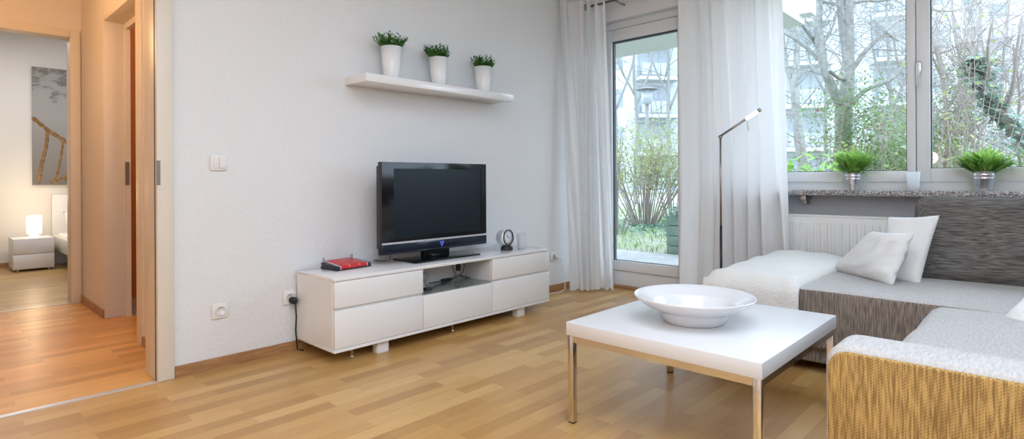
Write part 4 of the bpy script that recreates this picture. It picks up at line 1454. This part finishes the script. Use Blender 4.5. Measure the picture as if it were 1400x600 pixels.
shrub(1320, 6.0, 2.7, .9, 26, 110, .055, .04, 'shruby', 'bark_d', 'tall thin twigs with scattered leaves behind the right pane', 63, low=.4, leafspread=.06, sr=.4)
shrub(1275, 6.6, 2.5, .6, 14, 40, .06, .045, 'shruby', 'bark_d', 'upright twigs with yellow leaves beside the window handle', 64, low=.6, leafspread=.05, sr=.4)
rnd = random.Random(99)
gl = MB()
for k in range(5200):
    x, y = rnd.uniform(6.9, 17), rnd.uniform(2.8, 12)
    if 6.88 < x < 7.5 and y < 3.8:
        continue
    gl.leaf((x, y, GZ), (rnd.uniform(-.6, .6), rnd.uniform(-.6, .6), 1), rnd.uniform(.05, .13), .012, .6, 2)
tag(gl.build('grass', M['shrubg']), 'short green grass on the lawn behind the terrace', 'grass', kind='stuff')
lt = MB()
for k in range(1300):
    a, q_ = rnd.random() * 2 * PI, abs(rnd.gauss(0, 1.5))
    x, y = 11.0 + q_ * math.cos(a), 6.4 + q_ * 1.2 * math.sin(a)
    lt.leaf((x, y, GZ + .01), (rnd.uniform(-1, 1), rnd.uniform(-1, 1), rnd.uniform(0, .8)), .09, .06, .3, 2)
tag(lt.build('ground_leaves', M['ivy']), 'dark ground cover leaves around the foot of the big bush', 'leaves', kind='stuff')

# ================================================================== LIGHT
wd = bpy.data.worlds.new('overcast')
sc.world = wd
wd.use_nodes = True
nt = wd.node_tree
bg = nt.nodes['Background']
bg.inputs['Color'].default_value = (.87, .94, 1.0, 1)
bg.inputs['Strength'].default_value = 5.0


def area(name, loc, target, size, size_y, power, col=(1, 1, 1), portal=False):
    l_ = bpy.data.lights.new(name, 'AREA')
    l_.shape = 'RECTANGLE'
    l_.size, l_.size_y = size, size_y
    l_.energy = power
    l_.color = col
    if portal:
        l_.cycles.is_portal = True
    o = bpy.data.objects.new(name, l_)
    C.objects.link(o)
    o.location = loc
    o.rotation_euler = (Vector(target) - Vector(loc)).to_track_quat('-Z', 'Y').to_euler()
    return o


def point(name, loc, power, col, r=.1):
    l_ = bpy.data.lights.new(name, 'POINT')
    l_.energy = power
    l_.color = col
    l_.shadow_soft_size = r
    o = bpy.data.objects.new(name, l_)
    C.objects.link(o)
    o.location = loc
    return o


area('window portal', (4.5, (WY0 + WY1) / 2, (WZ0 + WZ1) / 2), (0, (WY0 + WY1) / 2, (WZ0 + WZ1) / 2), WY1 - WY0, WZ1 - WZ0, 1, portal=True)
area('door portal', (4.46, (DY0 + DY1) / 2, DZ / 2), (0, (DY0 + DY1) / 2, DZ / 2), DY1 - DY0, DZ, 1, portal=True)
area('living ceiling fill', (.9, .2, 2.58), (.9, .2, 0), 2.2, 2.2, 62, (.88, .95, 1))  # unseen lamp added as general room fill
point('warm lamp at the far room end', (-2.1, 1.3, 1.25), 30, (1.0, .58, .25), .09)
point('living fill', (-.5, -.9, 2.0), 74, (.92, .96, 1), .32)  # unseen fill added to brighten curtains and walls
point('hall ceiling light', (.05, 4.25, 1.95), 30, (1.0, .52, .20), .12)
area('bedroom ceiling fill', (.6, 7.0, 2.58), (.6, 7.0, 0), 1.2, 1.2, 26, (1, .95, .86))  # unseen soft fill added for the bedroom
point('bedside bulb', (.87, 7.93, .78), 6, (1.0, .68, .35), .05)
point('side room fill', (1.9, 4.3, 2.2), 14, (1.0, .6, .3), .1)  # unseen light added so the orange walls show

# ================================================================== COLOUR
sc.view_settings.view_transform = 'Standard'
sc.view_settings.look = 'None'
sc.view_settings.exposure = 0.02
sc.view_settings.gamma = 1
sc.view_settings.use_white_balance = True
sc.view_settings.white_balance_temperature = 5750
sc.view_settings.white_balance_tint = 10
sc.cycles.max_bounces = 10
sc.cycles.transparent_max_bounces = 24
sc.cycles.sample_clamp_indirect = 6
sc.cycles.caustics_reflective = False
sc.cycles.caustics_refractive = False
